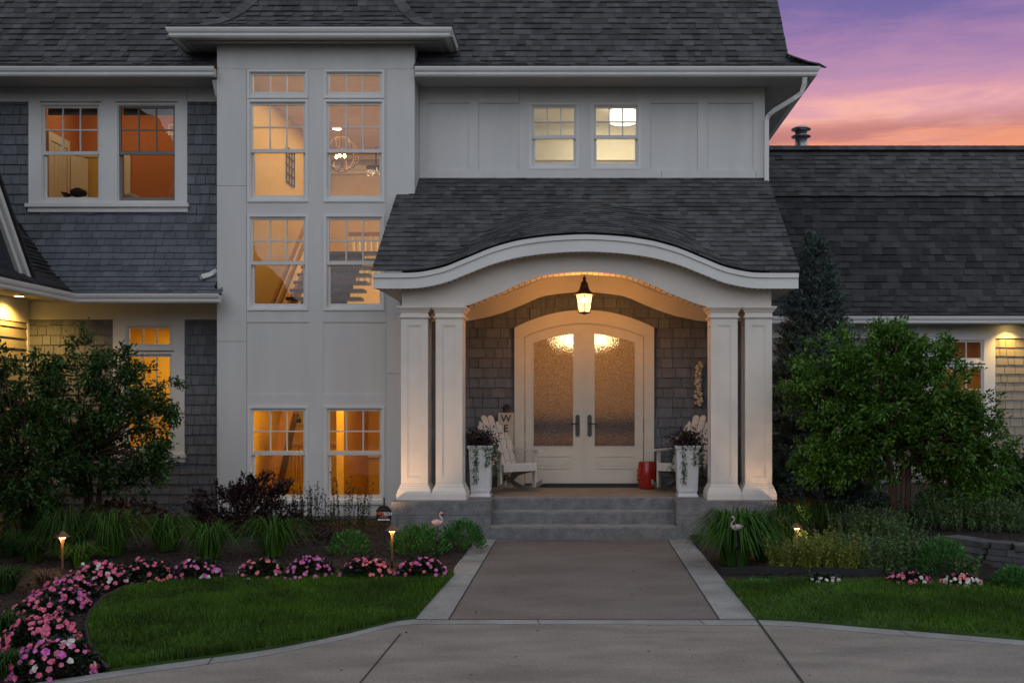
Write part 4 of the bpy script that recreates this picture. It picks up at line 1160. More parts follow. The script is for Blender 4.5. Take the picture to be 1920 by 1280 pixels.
def blades(base, n, h, spread, w, arch=1., seg=5, lean=(0, 0), rng=nr, r0=.04):
    """arching strap leaves from a tuft"""
    az = rng.uniform(0, 2 * np.pi, n); hh = h * rng.uniform(.6, 1.1, n); sp = spread * rng.uniform(.35, 1.15, n); ww = w * rng.uniform(.7, 1.2, n)
    dirx, diry = np.cos(az), np.sin(az); sx, sy = -diry, dirx
    b = np.array(base) + np.stack([dirx * rng.uniform(0, r0, n), diry * rng.uniform(0, r0, n), np.zeros(n)], 1)
    V = np.zeros((n, (seg + 1) * 2, 3))
    for i in range(seg + 1):
        t = i / seg
        out = sp * (.55 * t + .45 * t * t); z = hh * (np.sin(min(1, t * .98) * np.pi * .5 * (1 + .45 * arch)) if True else t)
        p = b + np.stack([dirx * out + lean[0] * t * t, diry * out + lean[1] * t * t, z], 1)
        wi = ww * (1 - t ** 2) * .5 + .0004
        V[:, 2 * i] = p + np.stack([sx * wi, sy * wi, np.zeros(n)], 1); V[:, 2 * i + 1] = p - np.stack([sx * wi, sy * wi, np.zeros(n)], 1)
    k = np.arange(n) * (seg + 1) * 2
    F = np.concatenate([np.stack([k + 2 * i, k + 2 * i + 1, k + 2 * i + 3, k + 2 * i + 2], 1) for i in range(seg)])
    return V.reshape(-1, 3), F

def planter(x, y, label):
    t = thing('planter', (x, y, .5), label, 'planter', 'tall white planters flanking the porch steps'); c = (x, y, 0)
    m = MB(); m.sq([(.145, .5005), (.145, .515), (.138, .53), (.125, .545), (.152, 1.15), (.158, 1.16), (.172, 1.175), (.176, 1.195), (.182, 1.20), (.182, 1.215), (.150, 1.216), (.150, 1.17)], c)
    b = m.build('pot', 'planter', t)
    m = MB()
    for ax in (0, 1):
        for sg in (-1, 1):
            for u0, u1, z0, z1 in ((-.105, -.072, .57, 1.14), (.072, .105, .57, 1.14), (-.0715, .0715, .57, .60), (-.0715, .0715, 1.11, 1.14)):
                def P(u, z, e):
                    f = (z - .545) / .605; hw = .125 + .027 * f + e; u = u * (1 + .14 * f)
                    return (x + u, y + sg * hw, z) if ax == 0 else (x + sg * hw, y + u, z)
                A = [P(u0, z0, .012), P(u1, z0, .012), P(u1, z1, .012), P(u0, z1, .012)]; B = [P(u0, z0, -.002), P(u1, z0, -.002), P(u1, z1, -.002), P(u0, z1, -.002)]
                m.add(A + B, [(0, 1, 2, 3), (0, 1, 5, 4), (1, 2, 6, 5), (2, 3, 7, 6), (3, 0, 4, 7)])
    m.build('panel_moulding', 'planter', b)
    rng = np.random.default_rng(int(abs(x) * 1000))
    n = 900; p = rng.normal(size=(n, 3)) * np.array([.105, .105, .075]) + np.array([x, y, 1.27]); p[:, 2] = np.maximum(p[:, 2], 1.20)
    V1, F1 = leaf_arrays(p, rdir(n, .5, rng), rng.uniform(.04, .075, n), rng.uniform(.015, .03, n), rng=rng)
    np_mesh('foliage', V1, F1, 'purple', t)
    V2, F2 = blades((x - .02, y, 1.22), 46, .20, .13, .016, .4, 4, rng=rng); np_mesh('spiky_leaves', V2, F2, 'lily', t)
    for k, (dx, dy, ln) in enumerate(((-.06, -.17, .55), (.09, -.17, .30), (.19, -.06, .50), (.20, .05, .42), (-.20, .0, .46), (.16, -.15, .22))):
        nn = int(ln * 300); s = rng.uniform(0, 1, nn)
        p = np.stack([x + dx * (1 + .06 * s) + rng.normal(size=nn) * .022, y + dy * (1.0 + .05 * s) + rng.normal(size=nn) * .016, 1.235 - s * ln], 1)
        V, F = leaf_arrays(p, rdir(nn, -.3, rng) + np.array([0, -.6, 0]), rng.uniform(.022, .04, nn), rng.uniform(.016, .026, nn), rng=rng)
        np_mesh('trailing_vine', V, F, 'vine', t)
planter(X(902, 14.4), 14.4, 'tall white planter with trailing vines on the side of the WELCOME board')
planter(X(1288, 14.4), 14.4, 'tall white planter with trailing vines beside the red stool')

t = thing('garden_stool', (X(1213.5, 15.62), 15.62, PZ), 'red glazed ceramic garden stool beside the front door', 'stool'); c = (X(1213.5, 15.62), 15.62, PZ)
m = MB(); m.lathe([(.115, 0), (.118, .012), (.128, .04), (.146, .12), (.152, .20), (.150, .28), (.138, .36), (.131, .395), (.129, .412), (.115, .42), (.02, .424), (.001, .424)], c, 32)
for zz_, rr in ((.05, .132), (.075, .138), (.345, .142), (.37, .137)):
    for k in range(30):
        a = 2 * math.pi * k / 30; m.ball((c[0] + rr * math.cos(a), c[1] + rr * math.sin(a), c[2] + zz_), .0065, .0065, .0065, 6, 4)
for k in range(110):
    a = rnd.uniform(0, 2 * math.pi); zz_ = rnd.uniform(.11, .31); rr = .1475; m.ball((c[0] + rr * math.cos(a), c[1] + rr * math.sin(a), c[2] + zz_), .014, .014, .011, 6, 4)
m.build('body', 'redglaze', t)
m = MB()
for k in range(14):
    a = 2 * math.pi * k / 14; m.ball((c[0] + .131 * math.cos(a), c[1] + .131 * math.sin(a), c[2] + .40), .011, .011, .007, 8, 4)
m.build('rim_studs', 'copper', t)

t = thing('welcome_sign', (X(948, 15.85), 15.85, PZ), 'tall cream board lettered WELCOME leaning by the door under a black palm', 'sign')
sx_, sy0, sy1 = X(948, 15.82), 15.76, 15.93
def onb(u, z): return (sx_ + u, sy0 + (sy1 - sy0) * (z - .5) / 1.16, z)
m = MB(); A = [onb(-.122, .503), onb(.122, .503), onb(.122, 1.655), onb(-.122, 1.655)]; B = [(p[0], p[1] + .02, p[2]) for p in A]
m.add(A + B, [(0, 1, 2, 3), (7, 6, 5, 4), (0, 1, 5, 4), (1, 2, 6, 5), (2, 3, 7, 6), (3, 0, 4, 7)]); m.build('board', 'signboard', t)
m = MB()
for k, ch_ in enumerate('WELCOME'):
    vs, fs = text_mesh(ch_, .155, .002, off=.0015); zc = 1.565 - .155 * k
    m.add([(onb(v[0], zc + v[1])[0], onb(v[0], zc + v[1])[1] - .003 - v[2], zc + v[1]) for v in vs], fs)
m.build('lettering', 'letter', t)
m = MB(); px_ = sx_ + .01
m.tube([(px_, 15.93, 1.65), (px_ + .008, 15.93, 1.70), (px_ + .002, 15.93, 1.74)], .006, 6)
for a in (-60, -20, 20, 60, 100, 140, 175, 215, 240):
    e = Vector((math.cos(R(a)), 0, math.sin(R(a)))); b_ = Vector((px_, 15.93, 1.74)); q = b_ + e * .04 + Vector((0, 0, .014)); e2 = b_ + e * .075 - Vector((0, 0, .012))
    m.tube([b_, q, e2], [.006, .009, .002], 6)
m.build('palm_ornament', 'iron', t)

t = thing('garlic_braid', (X(1309, 15.94), 15.97, 2.45), 'cream braid of garlic hanging on the grey porch wall', 'garland')
m = MB()
for k in range(46):
    s = k / 45; m.ball((X(1309, 15.94) + rnd.uniform(-.045, .045) + .012 * math.sin(9 * s), 15.93 + rnd.uniform(-.03, .02), Z(680, 15.94) - s * .66), *( [rnd.uniform(.022, .038)] * 2), rnd.uniform(.022, .034), 9, 6, jit=.12)
for k in range(30):
    s = rnd.random(); x_ = X(1309, 15.94) + rnd.uniform(-.05, .05); z_ = Z(680, 15.94) - s * .64; m.tube([(x_, 15.92, z_), (x_ + rnd.uniform(-.04, .04), 15.90, z_ + rnd.uniform(-.04, .04))], [.008, .002], 5)
m.build('bulbs', 'garlic', t)
m = MB(); m.tube([(X(1309, 15.94), 15.955, Z(684, 15.94)), (X(1309, 15.96), 15.97, Z(672, 15.96))], .005, 5); m.build('cord', 'straw', t)

# recessed lamps in the soffits
MT['wash'] = emit('soffit_lamp_glow', (1, .66, .22), 16)
def soffit_lamp(x, y, z, e, label, spot=118, aim=(0, 0, 0)):
    t = thing('soffit_light', (x, y, z), label, 'recessed light', 'recessed lights under the eaves')
    m = MB(); m.lathe([(.085, 0), (.085, -.008), (.062, -.010)], (x, y, z - .001), 20); m.build('trim_ring', 'trim', t)
    m = MB(); m.lathe([(.062, -.0105), (.001, -.013)], (x, y, z - .001), 20); m.build('lens', 'wash', t)
    lamp('SPOT', 'soffit_light_beam', (x, y, z - .03), e, (1, .57, .12), .04, aim, spot, .8)
soffit_lamp(X(36, 15.25), 15.25, 3.405, 110, 'lit recessed light in the left wing soffit', 150)
soffit_lamp(X(1895, 19.08), 19.08, 3.30, 60, 'lit recessed light washing the right wing shingles with yellow')
# ---------------------------------------------------------------- ground
def gD(py, z=0.): return (1.81 - z) * 1920 / (py - 755)
def gp(px, py, z=0.): D = gD(py, z); return (X(px, D), D)
def sst(a, b, x): t = max(0, min(1, (x - a) / (b - a))); return t * t * (3 - 2 * t)
def gz(x, y):
    h = .025
    if x > 0: h += .20 * sst(3.4, 4.5, x + .25 * (y - 11.2)) * sst(10.7, 11.5, y) + .10 * sst(12, 14.5, y)
    else: h += .05 * sst(11, 14, y)
    return h + .012 * math.sin(x * 3.1 + 1.7 * math.sin(y * 2.3)) * sst(10.4, 11.2, y)
EDGE = [(-9, 3.0), (-6, 4.6), (-4.6, 5.75), (-3.67, 6.5), (-3.148, 6.909), (-2.70, 7.22), (-2.287, 7.506), (-1.85, 7.99), (-1.363, 8.585), (1.49, 8.545), (2.417, 8.215), (3.396, 7.81), (4.4, 7.33), (6, 6.4), (9, 4.2)]
edge = smooth_tab(EDGE)
LAWN_L = [gp(*p) for p in ((852, 1077), (760, 1083), (700, 1084), (530, 1084), (400, 1087), (300, 1096), (235, 1109), (195, 1129), (172, 1155), (163, 1180), (170, 1212), (190, 1245), (205, 1258))]
LAWN_L += [(x, edge(x) + .004) for x in (-3.1, -2.9, -2.7, -2.5, -2.287, -2.1, -1.9, -1.7, -1.5, -1.372)]
LAWN_R = [(1.482, 8.56)] + [(x, edge(x) + .004) for x in (1.8, 2.1, 2.417, 2.8, 3.1, 3.396, 3.8, 4.4, 5.2, 6)] + [(6.5, 9.6), gp(2000, 1098), gp(1920, 1101), gp(1800, 1094), gp(1640, 1090), gp(1500, 1089), (1.482, gD(1091))]
def inpoly(P, xs, ys):
    P = np.array(P); r = np.zeros(len(xs), bool); j = len(P) - 1
    for i in range(len(P)):
        c = ((P[i, 1] > ys) != (P[j, 1] > ys)) & (xs < (P[j, 0] - P[i, 0]) * (ys - P[i, 1]) / (P[j, 1] - P[i, 1] + 1e-12) + P[i, 0])
        r ^= c; j = i
    return r
st_ = lambda m, name, mt: tag(m.build(name, mt, None, (0, 0, 0)), kind='structure')
m = MB(); m.quad((-400, -300, -.06), (400, -300, -.06), (400, 700, -.06), (-400, 700, -.06)); st_(m, 'ground', 'soil')
BW = .20      # pale concrete band along the drive
xs = [-9 + 18 * i / 120 for i in range(121)]
m = MB()
for a, b in zip(xs, xs[1:]):
    m.quad((a, -8, 0), (b, -8, 0), (b, edge(b) - BW - .006, 0), (a, edge(a) - BW - .006, 0))
st_(m, 'driveway', 'drive')
m = MB()
for a, b in zip(xs, xs[1:]):
    m.quad((a, edge(a) - BW, .001), (b, edge(b) - BW, .001), (b, edge(b), .001), (a, edge(a), .001)); m.quad((a, edge(a), .001), (b, edge(b), .001), (b, edge(b), -.1), (a, edge(a), -.1))
st_(m, 'driveway_border', 'border')
m = MB()
for a, b in zip(xs, xs[1:]): m.quad((a, edge(a) - BW - .02, -.008), (b, edge(b) - BW - .02, -.008), (b, edge(b) - BW + .02, -.008), (a, edge(a) - BW + .02, -.008))
def strip(a, b, w, z=.0045):
    a, b = Vector((*a, z)), Vector((*b, z)); s = (b - a).cross(Vector((0, 0, 1))).normalized() * w / 2; m.quad(a - s, b - s, b + s, a + s)
strip(gp(751, 1188), gp(560, 1420), .012); strip(gp(1419, 1162), gp(1652, 1480), .020)
for px_, py in ((413, 1243), (336, 1258)): pass
for x in (-2.6, -.35, 1.0, 2.55, 3.6): strip((x, edge(x) - .005), (x + .03, edge(x) - BW), .006)
wy0 = 8.56
strip((-1.085, wy0), (-1.085, 13.5), .014); strip((1.175, wy0), (1.175, 13.5), .014); strip((-1.36, wy0 - .005), (1.48, wy0 - .008), .012)
for y in (10.1, 11.7, 13.0): strip((-1.34, y), (-1.09, y), .006); strip((1.18, y + .2), (1.47, y + .2), .006)
st_(m, 'pavement_joints', 'joint')
m = MB(); m.quad((-1.085, wy0, .002), (1.175, wy0, .002), (1.175, 13.6, .002), (-1.085, 13.6, .002)); st_(m, 'walkway', 'stamped')
m = MB()
for a, b in ((-1.365, -1.0852), (1.1752, 1.48)): m.box(a, b, wy0, 13.6, -.1, .003)
st_(m, 'walkway_border', 'border')
for P, nm in ((LAWN_L, 'lawn'), (LAWN_R, 'lawn')):
    m = MB(); m.prism(P, 'z', -.04, .018); st_(m, nm, 'lawn')
# planting beds
def bed(x0, x1, y0, y1, nx, ny):
    m = MB(); vs = []; ok = []
    for j in range(ny + 1):
        for i in range(nx + 1):
            x = x0 + (x1 - x0) * i / nx; y = y0 + (y1 - y0) * j / ny
            vs.append((x, y, gz(x, y) - .025 + .012 * (nr.random() - .5)))
    fs = []
    for j in range(ny):
        for i in range(nx):
            cx_ = x0 + (x1 - x0) * (i + .5) / nx; cy_ = y0 + (y1 - y0) * (j + .5) / ny
            if cy_ < edge(cx_) + .12: continue
            k = j * (nx + 1) + i; fs.append((k, k + 1, k + nx + 2, k + nx + 1))
    m.add(vs, fs, 0, True); st_(m, 'planting_bed', 'mulch')
bed(-9.5, -1.36, 3.0, 16.0, 90, 120); bed(1.475, 10, 5.0, 19.3, 90, 120)
# bark chips lying on the beds
def chips(name, x0, x1, y0, y1, n, lawn):
    x = nr.uniform(x0, x1, n * 2); y = nr.uniform(y0, y1, n * 2)
    k = (~inpoly(lawn, x, y)) & (y > np.array([edge(v) for v in x]) + .06)
    x, y = x[k][:n], y[k][:n]; z = np.array([gz(a, b) for a, b in zip(x, y)]) - .012 + nr.uniform(0, .012, len(x))
    V, F = leaf_arrays(np.stack([x, y, z], 1), nr.normal(size=(len(x), 3)) * [1, 1, .28], nr.uniform(.02, .06, len(x)), nr.uniform(.008, .02, len(x)), .1)
    tag(np_mesh(name, V, F, 'chip', None, (0, 0, 0)), 'dark brown bark mulch chips covering the planting bed', 'mulch', None, 'stuff')
chips('mulch_chips', -7, -1.37, 6.6, 15.5, 15000, LAWN_L); chips('mulch_chips', 1.49, 7, 9.8, 14.5, 7000, LAWN_R)
# lawn grass
def turf(P, n, label):
    P_ = np.array(P); x = nr.uniform(P_[:, 0].min(), P_[:, 0].max(), n * 2); y = nr.uniform(P_[:, 1].min(), P_[:, 1].max(), n * 2)
    k = inpoly(P, x, y); x, y = x[k][:n], y[k][:n]; n = len(x)
    pt = np.sin(x * 2.1 + np.sin(y * 3)) + np.sin(x * 5.3 - y * 4.1 + 1) * .7 + np.sin(x * 11 + y * 9.7) * .5
    kk = nr.random(n) < .78 + .22 * np.tanh(pt); x, y, pt = x[kk], y[kk], pt[kk]; n = len(x); h = nr.uniform(.024, .060, n) * (1 + .16 * pt); h[nr.random(n) < .02] *= 1.5; az = nr.uniform(0, 2 * np.pi, n); ln = nr.uniform(.0, .05, n); w = nr.uniform(.003, .006, n)
    b = np.stack([x, y, np.full(n, .017)], 1); s = np.stack([np.cos(az), np.sin(az), np.zeros(n)], 1) * w[:, None]
    tdir = np.stack([-np.sin(az) * ln, np.cos(az) * ln, h], 1)
    V = np.stack([b - s, b + s, b + tdir], 1).reshape(-1, 3); F = np.arange(3 * n).reshape(-1, 3)
    tag(np_mesh('grass', V, F, 'grass', None, (0, 0, 0)), label, 'grass', None, 'stuff')
turf(LAWN_L, 95000, 'short mown green grass of the curved lawn left of the walkway'); turf(LAWN_R, 80000, 'short mown green grass of the lawn right of the walkway')

# a few specks of leaf litter on the paving
n = 70; x = nr.uniform(-3.2, 4.2, n); y = nr.uniform(4.2, 13.2, n); k = (y < np.array([edge(v) for v in x]) - .05) | ((x > -1.3) & (x < 1.4)); x, y = x[k], y[k]
V, F = leaf_arrays(np.stack([x, y, np.full(len(x), .007)], 1), nr.normal(size=(len(x), 3)) * [1, 1, .1], nr.uniform(.012, .035, len(x)), nr.uniform(.008, .018, len(x)), .2)
tag(np_mesh('fallen_leaves', V, F, 'chip', None, (0, 0, 0)), 'tiny dark bits of leaf litter scattered on the paving', 'leaf litter', None, 'stuff')
# black edging
def edging(pts, label, h=.055):
    m = MB(); m.tube([(x, y, z_) for x, y, z_ in pts], .016, 8); o = m.build('lawn_edging', 'plastic', None, pts[0]); tag(o, label, 'edging', 'black edging along the lawns')
edging([(*gp(px_, py), .035) for px_, py in ((850, 1074), (760, 1080), (700, 1081), (530, 1081), (400, 1084), (300, 1093), (233, 1106), (192, 1127), (168, 1154), (159, 1180), (166, 1213), (186, 1247), (203, 1260))], 'black edging tube curving round the lawn left of the walkway')
m = MB(); ps = [gp(1352, 1078), gp(1420, 1076), gp(1500, 1077), gp(1580, 1080), gp(1655, 1082)]
for a, b in zip(ps, ps[1:]): m.bar((*a, .035), (*b, .035), .012, .11, side=(0, 1, 0)) if False else m.add([(*a, 0), (*b, 0), (*b, .085), (*a, .085), (a[0], a[1] + .012, 0), (b[0], b[1] + .012, 0), (b[0], b[1] + .012, .085), (a[0], a[1] + .012, .085)], [(0, 1, 2, 3), (4, 5, 6, 7), (3, 2, 6, 7)])
tag(m.build('lawn_edging', 'plastic', None, (*ps[0], 0)), 'upright black edging strip in front of the yellow green plants', 'edging', 'black edging along the lawns')

# dry stone retaining wall
t = thing('retaining_wall', (4.4, 11.2, 0), 'low wall of stacked blue grey stone at the right bed', 'wall')
pl = [Vector((4.22, 11.55, 0)), Vector((4.42, 11.15, 0)), Vector((4.75, 10.85, 0)), Vector((5.6, 10.6, 0)), Vector((6.8, 10.4, 0))]
m = MB(); m2 = MB()
L = [0]
for a, b in zip(pl, pl[1:]): L.append(L[-1] + (b - a).length)
def onl(s):
    for i in range(len(pl) - 1):
        if s <= L[i + 1]: return pl[i] + (pl[i + 1] - pl[i]) * ((s - L[i]) / (L[i + 1] - L[i])), (pl[i + 1] - pl[i]).normalized()
    return pl[-1], (pl[-1] - pl[-2]).normalized()
z = -.02
while z < .27:
    hgt = rnd.uniform(.055, .085); s = -rnd.uniform(0, .1)
    while s < L[-1]:
        w = rnd.uniform(.14, .34); p, d = onl(max(0, s + w / 2)); mm = m2 if rnd.random() < .22 else m
        mm.obox(p + Vector((0, 0, z + hgt / 2)) + d.cross(Vector((0, 0, 1))) * rnd.uniform(-.015, .015), d + Vector((0, 0, rnd.uniform(-.02, .02))), d.cross(Vector((0, 0, 1))), (0, 0, 1), w / 2 - .004, .13, hgt / 2 - .003); s += w
    z += hgt
m.build('stones', 'stone', t); m2.build('brown_stones', 'stone2', t)
m = MB()
for k in range(5):
    x = 3.75 + .36 * k; m.obox((x, 14.0 + .05 * math.sin(k * 2), .245), (1, .1, .03 * math.sin(k)), (0, 1, .05), (0, 0, 1), .17, .16, .03)
tag(m.build('stone_edging', 'stone', None, (4.4, 14, .2)), 'flat grey capstones behind the plants at the foot of the tree', 'stone edging')

# ---------------------------------------------------------------- garden things
def path_light(px_, pyb, pyt, label):
    D = gD(pyb); x = X(px_, D); zt = Z(pyt, D); t = thing('path_light', (x, D, 0), label, 'path light', 'bronze path lights in the beds')
    m = MB(); m.lathe([(.018, 0), (.013, .1), (.014, zt - .12), (.020, zt - .085), (.026, zt - .078)], (x, D, 0), 12); m.build('stem', 'copper', t)
    m = MB(); m.lathe([(.006, zt), (.018, zt - .004), (.030, zt - .018), (.075, zt - .055), (.078, zt - .060), (.03, zt - .056)], (x, D, 0), 20); m.build('cap', 'copper', t)
    m = MB(); m.lathe([(.030, zt - .0565), (.032, zt - .072), (.026, zt - .0775)], (x, D, 0), 14); m.build('lens', 'pathglow', t)
    for a in range(3):
        lamp('POINT', 'path_light_glow', (x + .07 * math.cos(a * 2.09 - 1.57), D + .07 * math.sin(a * 2.09 - 1.57), zt - .10), 1.9, (1, .52, .18), .02)
MT['pathglow'] = emit('path_lamp_glow', (1, .55, .20), 9)
path_light(117, 1083, 995, 'lit bronze path light above the bed of pink flowers at far left')
path_light(735, 1066, 984, 'lit bronze path light beside the security sign')
path_light(1494, 1046, 979, 'lit bronze path light rising from the yellow green plants')
def spotlight(x, y, aim, e, label, spot=34, z=.16):
    t = thing('garden_spotlight', (x, y, 0), label, 'spotlight', 'garden spotlights hidden among the plants')
    d = (Vector(aim) - Vector((x, y, z))).normalized(); c = Vector((x, y, z))
    m = MB(); m.tube([c - d * .07, c + d * .02, c + d * .05], [.022, .034, .036], 12); m.build('housing', 'iron', t)
    m = MB(); m.tube([(x, y, -.02), (x, y, z - .03)], .01, 8); m.build('stake', 'iron', t)
    m = MB(); m.tube([c + d * .0505, c + d * .053], [.03, .02], 12); m.build('lens', 'pathglow', t)
    o = lamp('SPOT', 'garden_spotlight_beam', c + d * .07, e, (1, .58, .28), .03, None, spot, .9); o.rotation_euler = d.to_track_quat('-Z', 'Y').to_euler()
spotlight(-2.92, 13.0, (-2.15, 13.87, 1.2), 58, 'garden spotlight shining up the outer column nearest the security sign', 60)
spotlight(3.02, 13.1, (2.42, 13.87, 1.2), 58, 'garden spotlight shining up the outer column next to the spruce', 60)

t = thing('security_sign', (X(721, 13.1), 13.1, 0), 'small black octagonal security sign on a stake by the tower', 'sign')
sx_, sz_, r_ = X(721, 13.1), Z(963, 13.1), .105
m = MB(); m.prism([(sx_ + r_ * x * .93, sz_ + r_ * y * 1.03) for x, y in ((-.5, -1), (.5, -1), (1, -.5), (1, .5), (.5, 1), (-.5, 1), (-1, .5), (-1, -.5))], 'y', 13.05, 13.062); m.build('plate', 'signblack', t)
m = MB(); m.box(sx_ - .009, sx_ + .009, 13.064, 13.082, -.05, Z(932, 13.1)); m.build('stake', 'plastic', t)
def sg_text(txt, size, u, v, mt, nm):
    vs, fs = text_mesh(txt, size, .001, off=.002); m = MB(); m.add([(sx_ + u + p[0], 13.048 - p[2], sz_ + v + p[1]) for p in vs], fs); m.build(nm, mt, t)
sg_text('NET', .052, -.047, .012, 'orange', 'orange_lettering'); sg_text('TECH', .052, .040, .006, 'white', 'white_lettering')
sg_text('SECURITY', .022, 0, -.032, 'coral', 'red_lettering'); sg_text('888-879-0324', .026, 0, -.068, 'white', 'phone_number')
m = MB(); m.bar((sx_ - .06, 13.049, sz_ + .045), (sx_ - .01, 13.049, sz_ + .072), .003, .005); m.bar((sx_ - .012, 13.049, sz_ + .072), (sx_ + .04, 13.049, sz_ + .05), .003, .005); m.build('roof_emblem', 'stone', t)

def flamingo(px_, py, D, face, label):
    x, z = X(px_, D), Z(py, D); t = thing('flamingo', (x, D, 0), label, 'flamingo ornament', 'pale pink flamingo ornaments on stakes'); f = face; q = .82
    m = MB(); prof = [(-.085, .004, .02), (-.07, .016, .012), (-.045, .034, .004), (-.01, .045, 0), (.025, .042, -.002), (.05, .028, .006), (.066, .017, .022), (.068, .0125, .045), (.056, .011, .066), (.038, .0105, .086), (.030, .0105, .108), (.036, .011, .126), (.050, .0125, .136), (.064, .0135, .132), (.076, .010, .120)]
    m.tube([(x + f * a * q, D, z + h * q) for a, r, h in prof], [r * q for a, r, h in prof], 12); m.build('body', 'pinkflam', t)
    m = MB(); m.tube([(x + f * .073 * q, D, z + .122 * q), (x + f * .082 * q, D, z + .108 * q), (x + f * .080 * q, D, z + .090 * q)], [.0095, .008, .0025], 8); m.build('beak', 'plastic', t)
    for s in (-1, 1):
        m = MB(); m.ball((x - f * .012, D + s * .030, z + .005), .04, .013, .023, 10, 6); m.build('wing', 'pinkflam', t)
    m = MB(); m.tube([(x, D, -.03), (x, D, z - .035)], .008, 6); m.tube([(x, D, z - .24), (x, D, z - .16)], .018, 8); m.build('stake', 'plastic', t)
flamingo(820, 979, 11.6, 1, 'pale pink flamingo ornament facing the walkway from the mounded green plants')
flamingo(1381, 988, 10.97, -1, 'pale pink flamingo ornament standing in the big daylily by the steps')

# ---------------------------------------------------------------- plants
def tuft(px_, pyb, wpx, hpx, mt, label, n=90, w=.014, arch=1.65, seg=6, group='strap leaved clumps in the beds', name='daylily', cat='daylily', z=None, D=None):
    D = D or gD(pyb, .03); x = X(px_, D); z0 = gz(x, D) - .01; s = D / 1920
    V, F = blades((x, D, z0), int(n * 1.8), hpx * s * 1.05, wpx * s * .60, w, arch, seg, r0=wpx * s * .16)
    return tag(np_mesh(name, V, F, mt, None, (x, D, z0)), label, cat, group)
tuft(128, 1045, 170, 85, 'lilydk', 'dark green strap leaved daylily just behind the far left path light', 110)
tuft(208, 1040, 150, 75, 'lily', 'fine arching daylily clump between the maroon shrub and pink flowers at left', 100)
tuft(312, 1032, 130, 62, 'lily', 'bright daylily clump below the concrete pad of the shingled wall', 100)
tuft(392, 1046, 140, 62, 'lily', 'daylily clump in front of the plum coloured ninebark', 100)
tuft(512, 1042, 140, 68, 'lily', 'daylily clump with an upright fan below the lower left tower window', 100)
tuft(70, 985, 190, 95, 'lilydk', 'tall dark ornamental grass under the tree at far left', 240, .008, .5, 6, 'ornamental grasses', 'ornamental_grass', 'grass clump', D=13.4)
tuft(1378, 1056, 170, 92, 'lily', 'large arching daylily around the flamingo by the steps', 300, .018)
tuft(1432, 1048, 130, 80, 'lilydk', 'dark arching daylily at the corner of the right porch pier', 140, .015)
tuft(1476, 1018, 120, 62, 'lilydk', 'dark daylily in front of the dry brown grass', 130, .014)
tuft(1545, 1012, 110, 55, 'lilydk', 'dark daylily behind the path light on the right', 110, .014)
tuft(1500, 975, 90, 42, 'straw', 'dry brown grass clump beside the right porch pier', 260, .008, .25, 5, 'ornamental grasses', 'ornamental_grass', 'grass clump', D=14.2)
tuft(84, 1098, 62, 30, 'straw', 'small straw coloured grass tuft at the foot of the far left path light', 130, .006, .9, 5, 'ornamental grasses', 'ornamental_grass', 'grass clump')
for k, (a, b, lb) in enumerate(((20, 1040, 'low green tuft at the picture edge under the tall dark grass'), (62, 1052, 'low green tuft left of the far left path light'), (12, 1105, 'low green tuft at the picture edge beside the straw tuft'), (8, 1190, 'broad green tuft at the picture edge beside the pink flowers'), (14, 1262, 'broad green tuft at the bottom left corner'), (150, 1062, 'thin green tuft between the far left path light and pink flowers'))):
    tuft(a, b, 95, 42, 'lilydk' if k != 5 else 'lily', lb, 130, .012, 1.0, 5, 'low green tufts at the left edge', 'green_tuft', 'grass clump')

def mound(px_, pyb, wpx, hpx, mt, label, n=800, L=(.04, .07), Wd=(.016, .026), up=.9, name='sedum', cat='sedum', group='rounded green sedum mounds', D=None, stems=False):
    D = D or gD(pyb, .03); x = X(px_, D); z0 = gz(x, D) - .01; s = D / 1920; rx, h = wpx * s / 2, hpx * s
    u = rdir(n); u[:, 2] = np.abs(u[:, 2]); rad = nr.uniform(.72, 1.02, n)[:, None]
    lump = 1 + .10 * np.sin(u[:, :1] * 9 + px_) * np.cos(u[:, 1:2] * 8)
    p = np.array([x, D, z0]) + u * np.array([rx, rx * .9, h - .04]) * rad * lump
    d = u * .9 + rdir(n) * .55; d[:, 2] += up
    V, F = leaf_arrays(p, d, nr.uniform(*L, n), nr.uniform(*Wd, n))
    return tag(np_mesh(name, V, F, mt, None, (x, D, z0)), label, cat, group)
mound(655, 1036, 78, 46, 'sedum', 'small bright green sedum mound in front of the young shrubs by the tower', 700)
mound(784, 1038, 108, 56, 'sedum', 'wide bright green sedum mound behind the flamingo facing the walkway', 1500)
mound(868, 1030, 84, 56, 'sedum', 'round bright green sedum mound against the left porch pier', 1000)
mound(1762, 1070, 118, 68, 'sedum', 'big rounded sedum mound in front of the stone wall', 1400)
mound(1902, 1100, 80, 44, 'sedum', 'small green mound at the right picture edge below the stone wall', 700)
mound(1424, 1092, 50, 14, 'sedum', 'flat little green clump at the lawn edge right of the walkway', 240, (.02, .04))
mound(230, 985, 190, 60, 'nine', 'low dark maroon shrub under the trees at left', 1300, (.04, .07), (.02, .035), .3, 'maroon_shrub', 'shrub', 'dark maroon shrubs', D=14.2)
mound(560, 1030, 150, 34, 'nine', 'low dark maroon ground shrub between two daylilies and the tower', 700, (.04, .06), (.02, .03), .3, 'maroon_shrub', 'shrub', 'dark maroon shrubs', D=13.0)

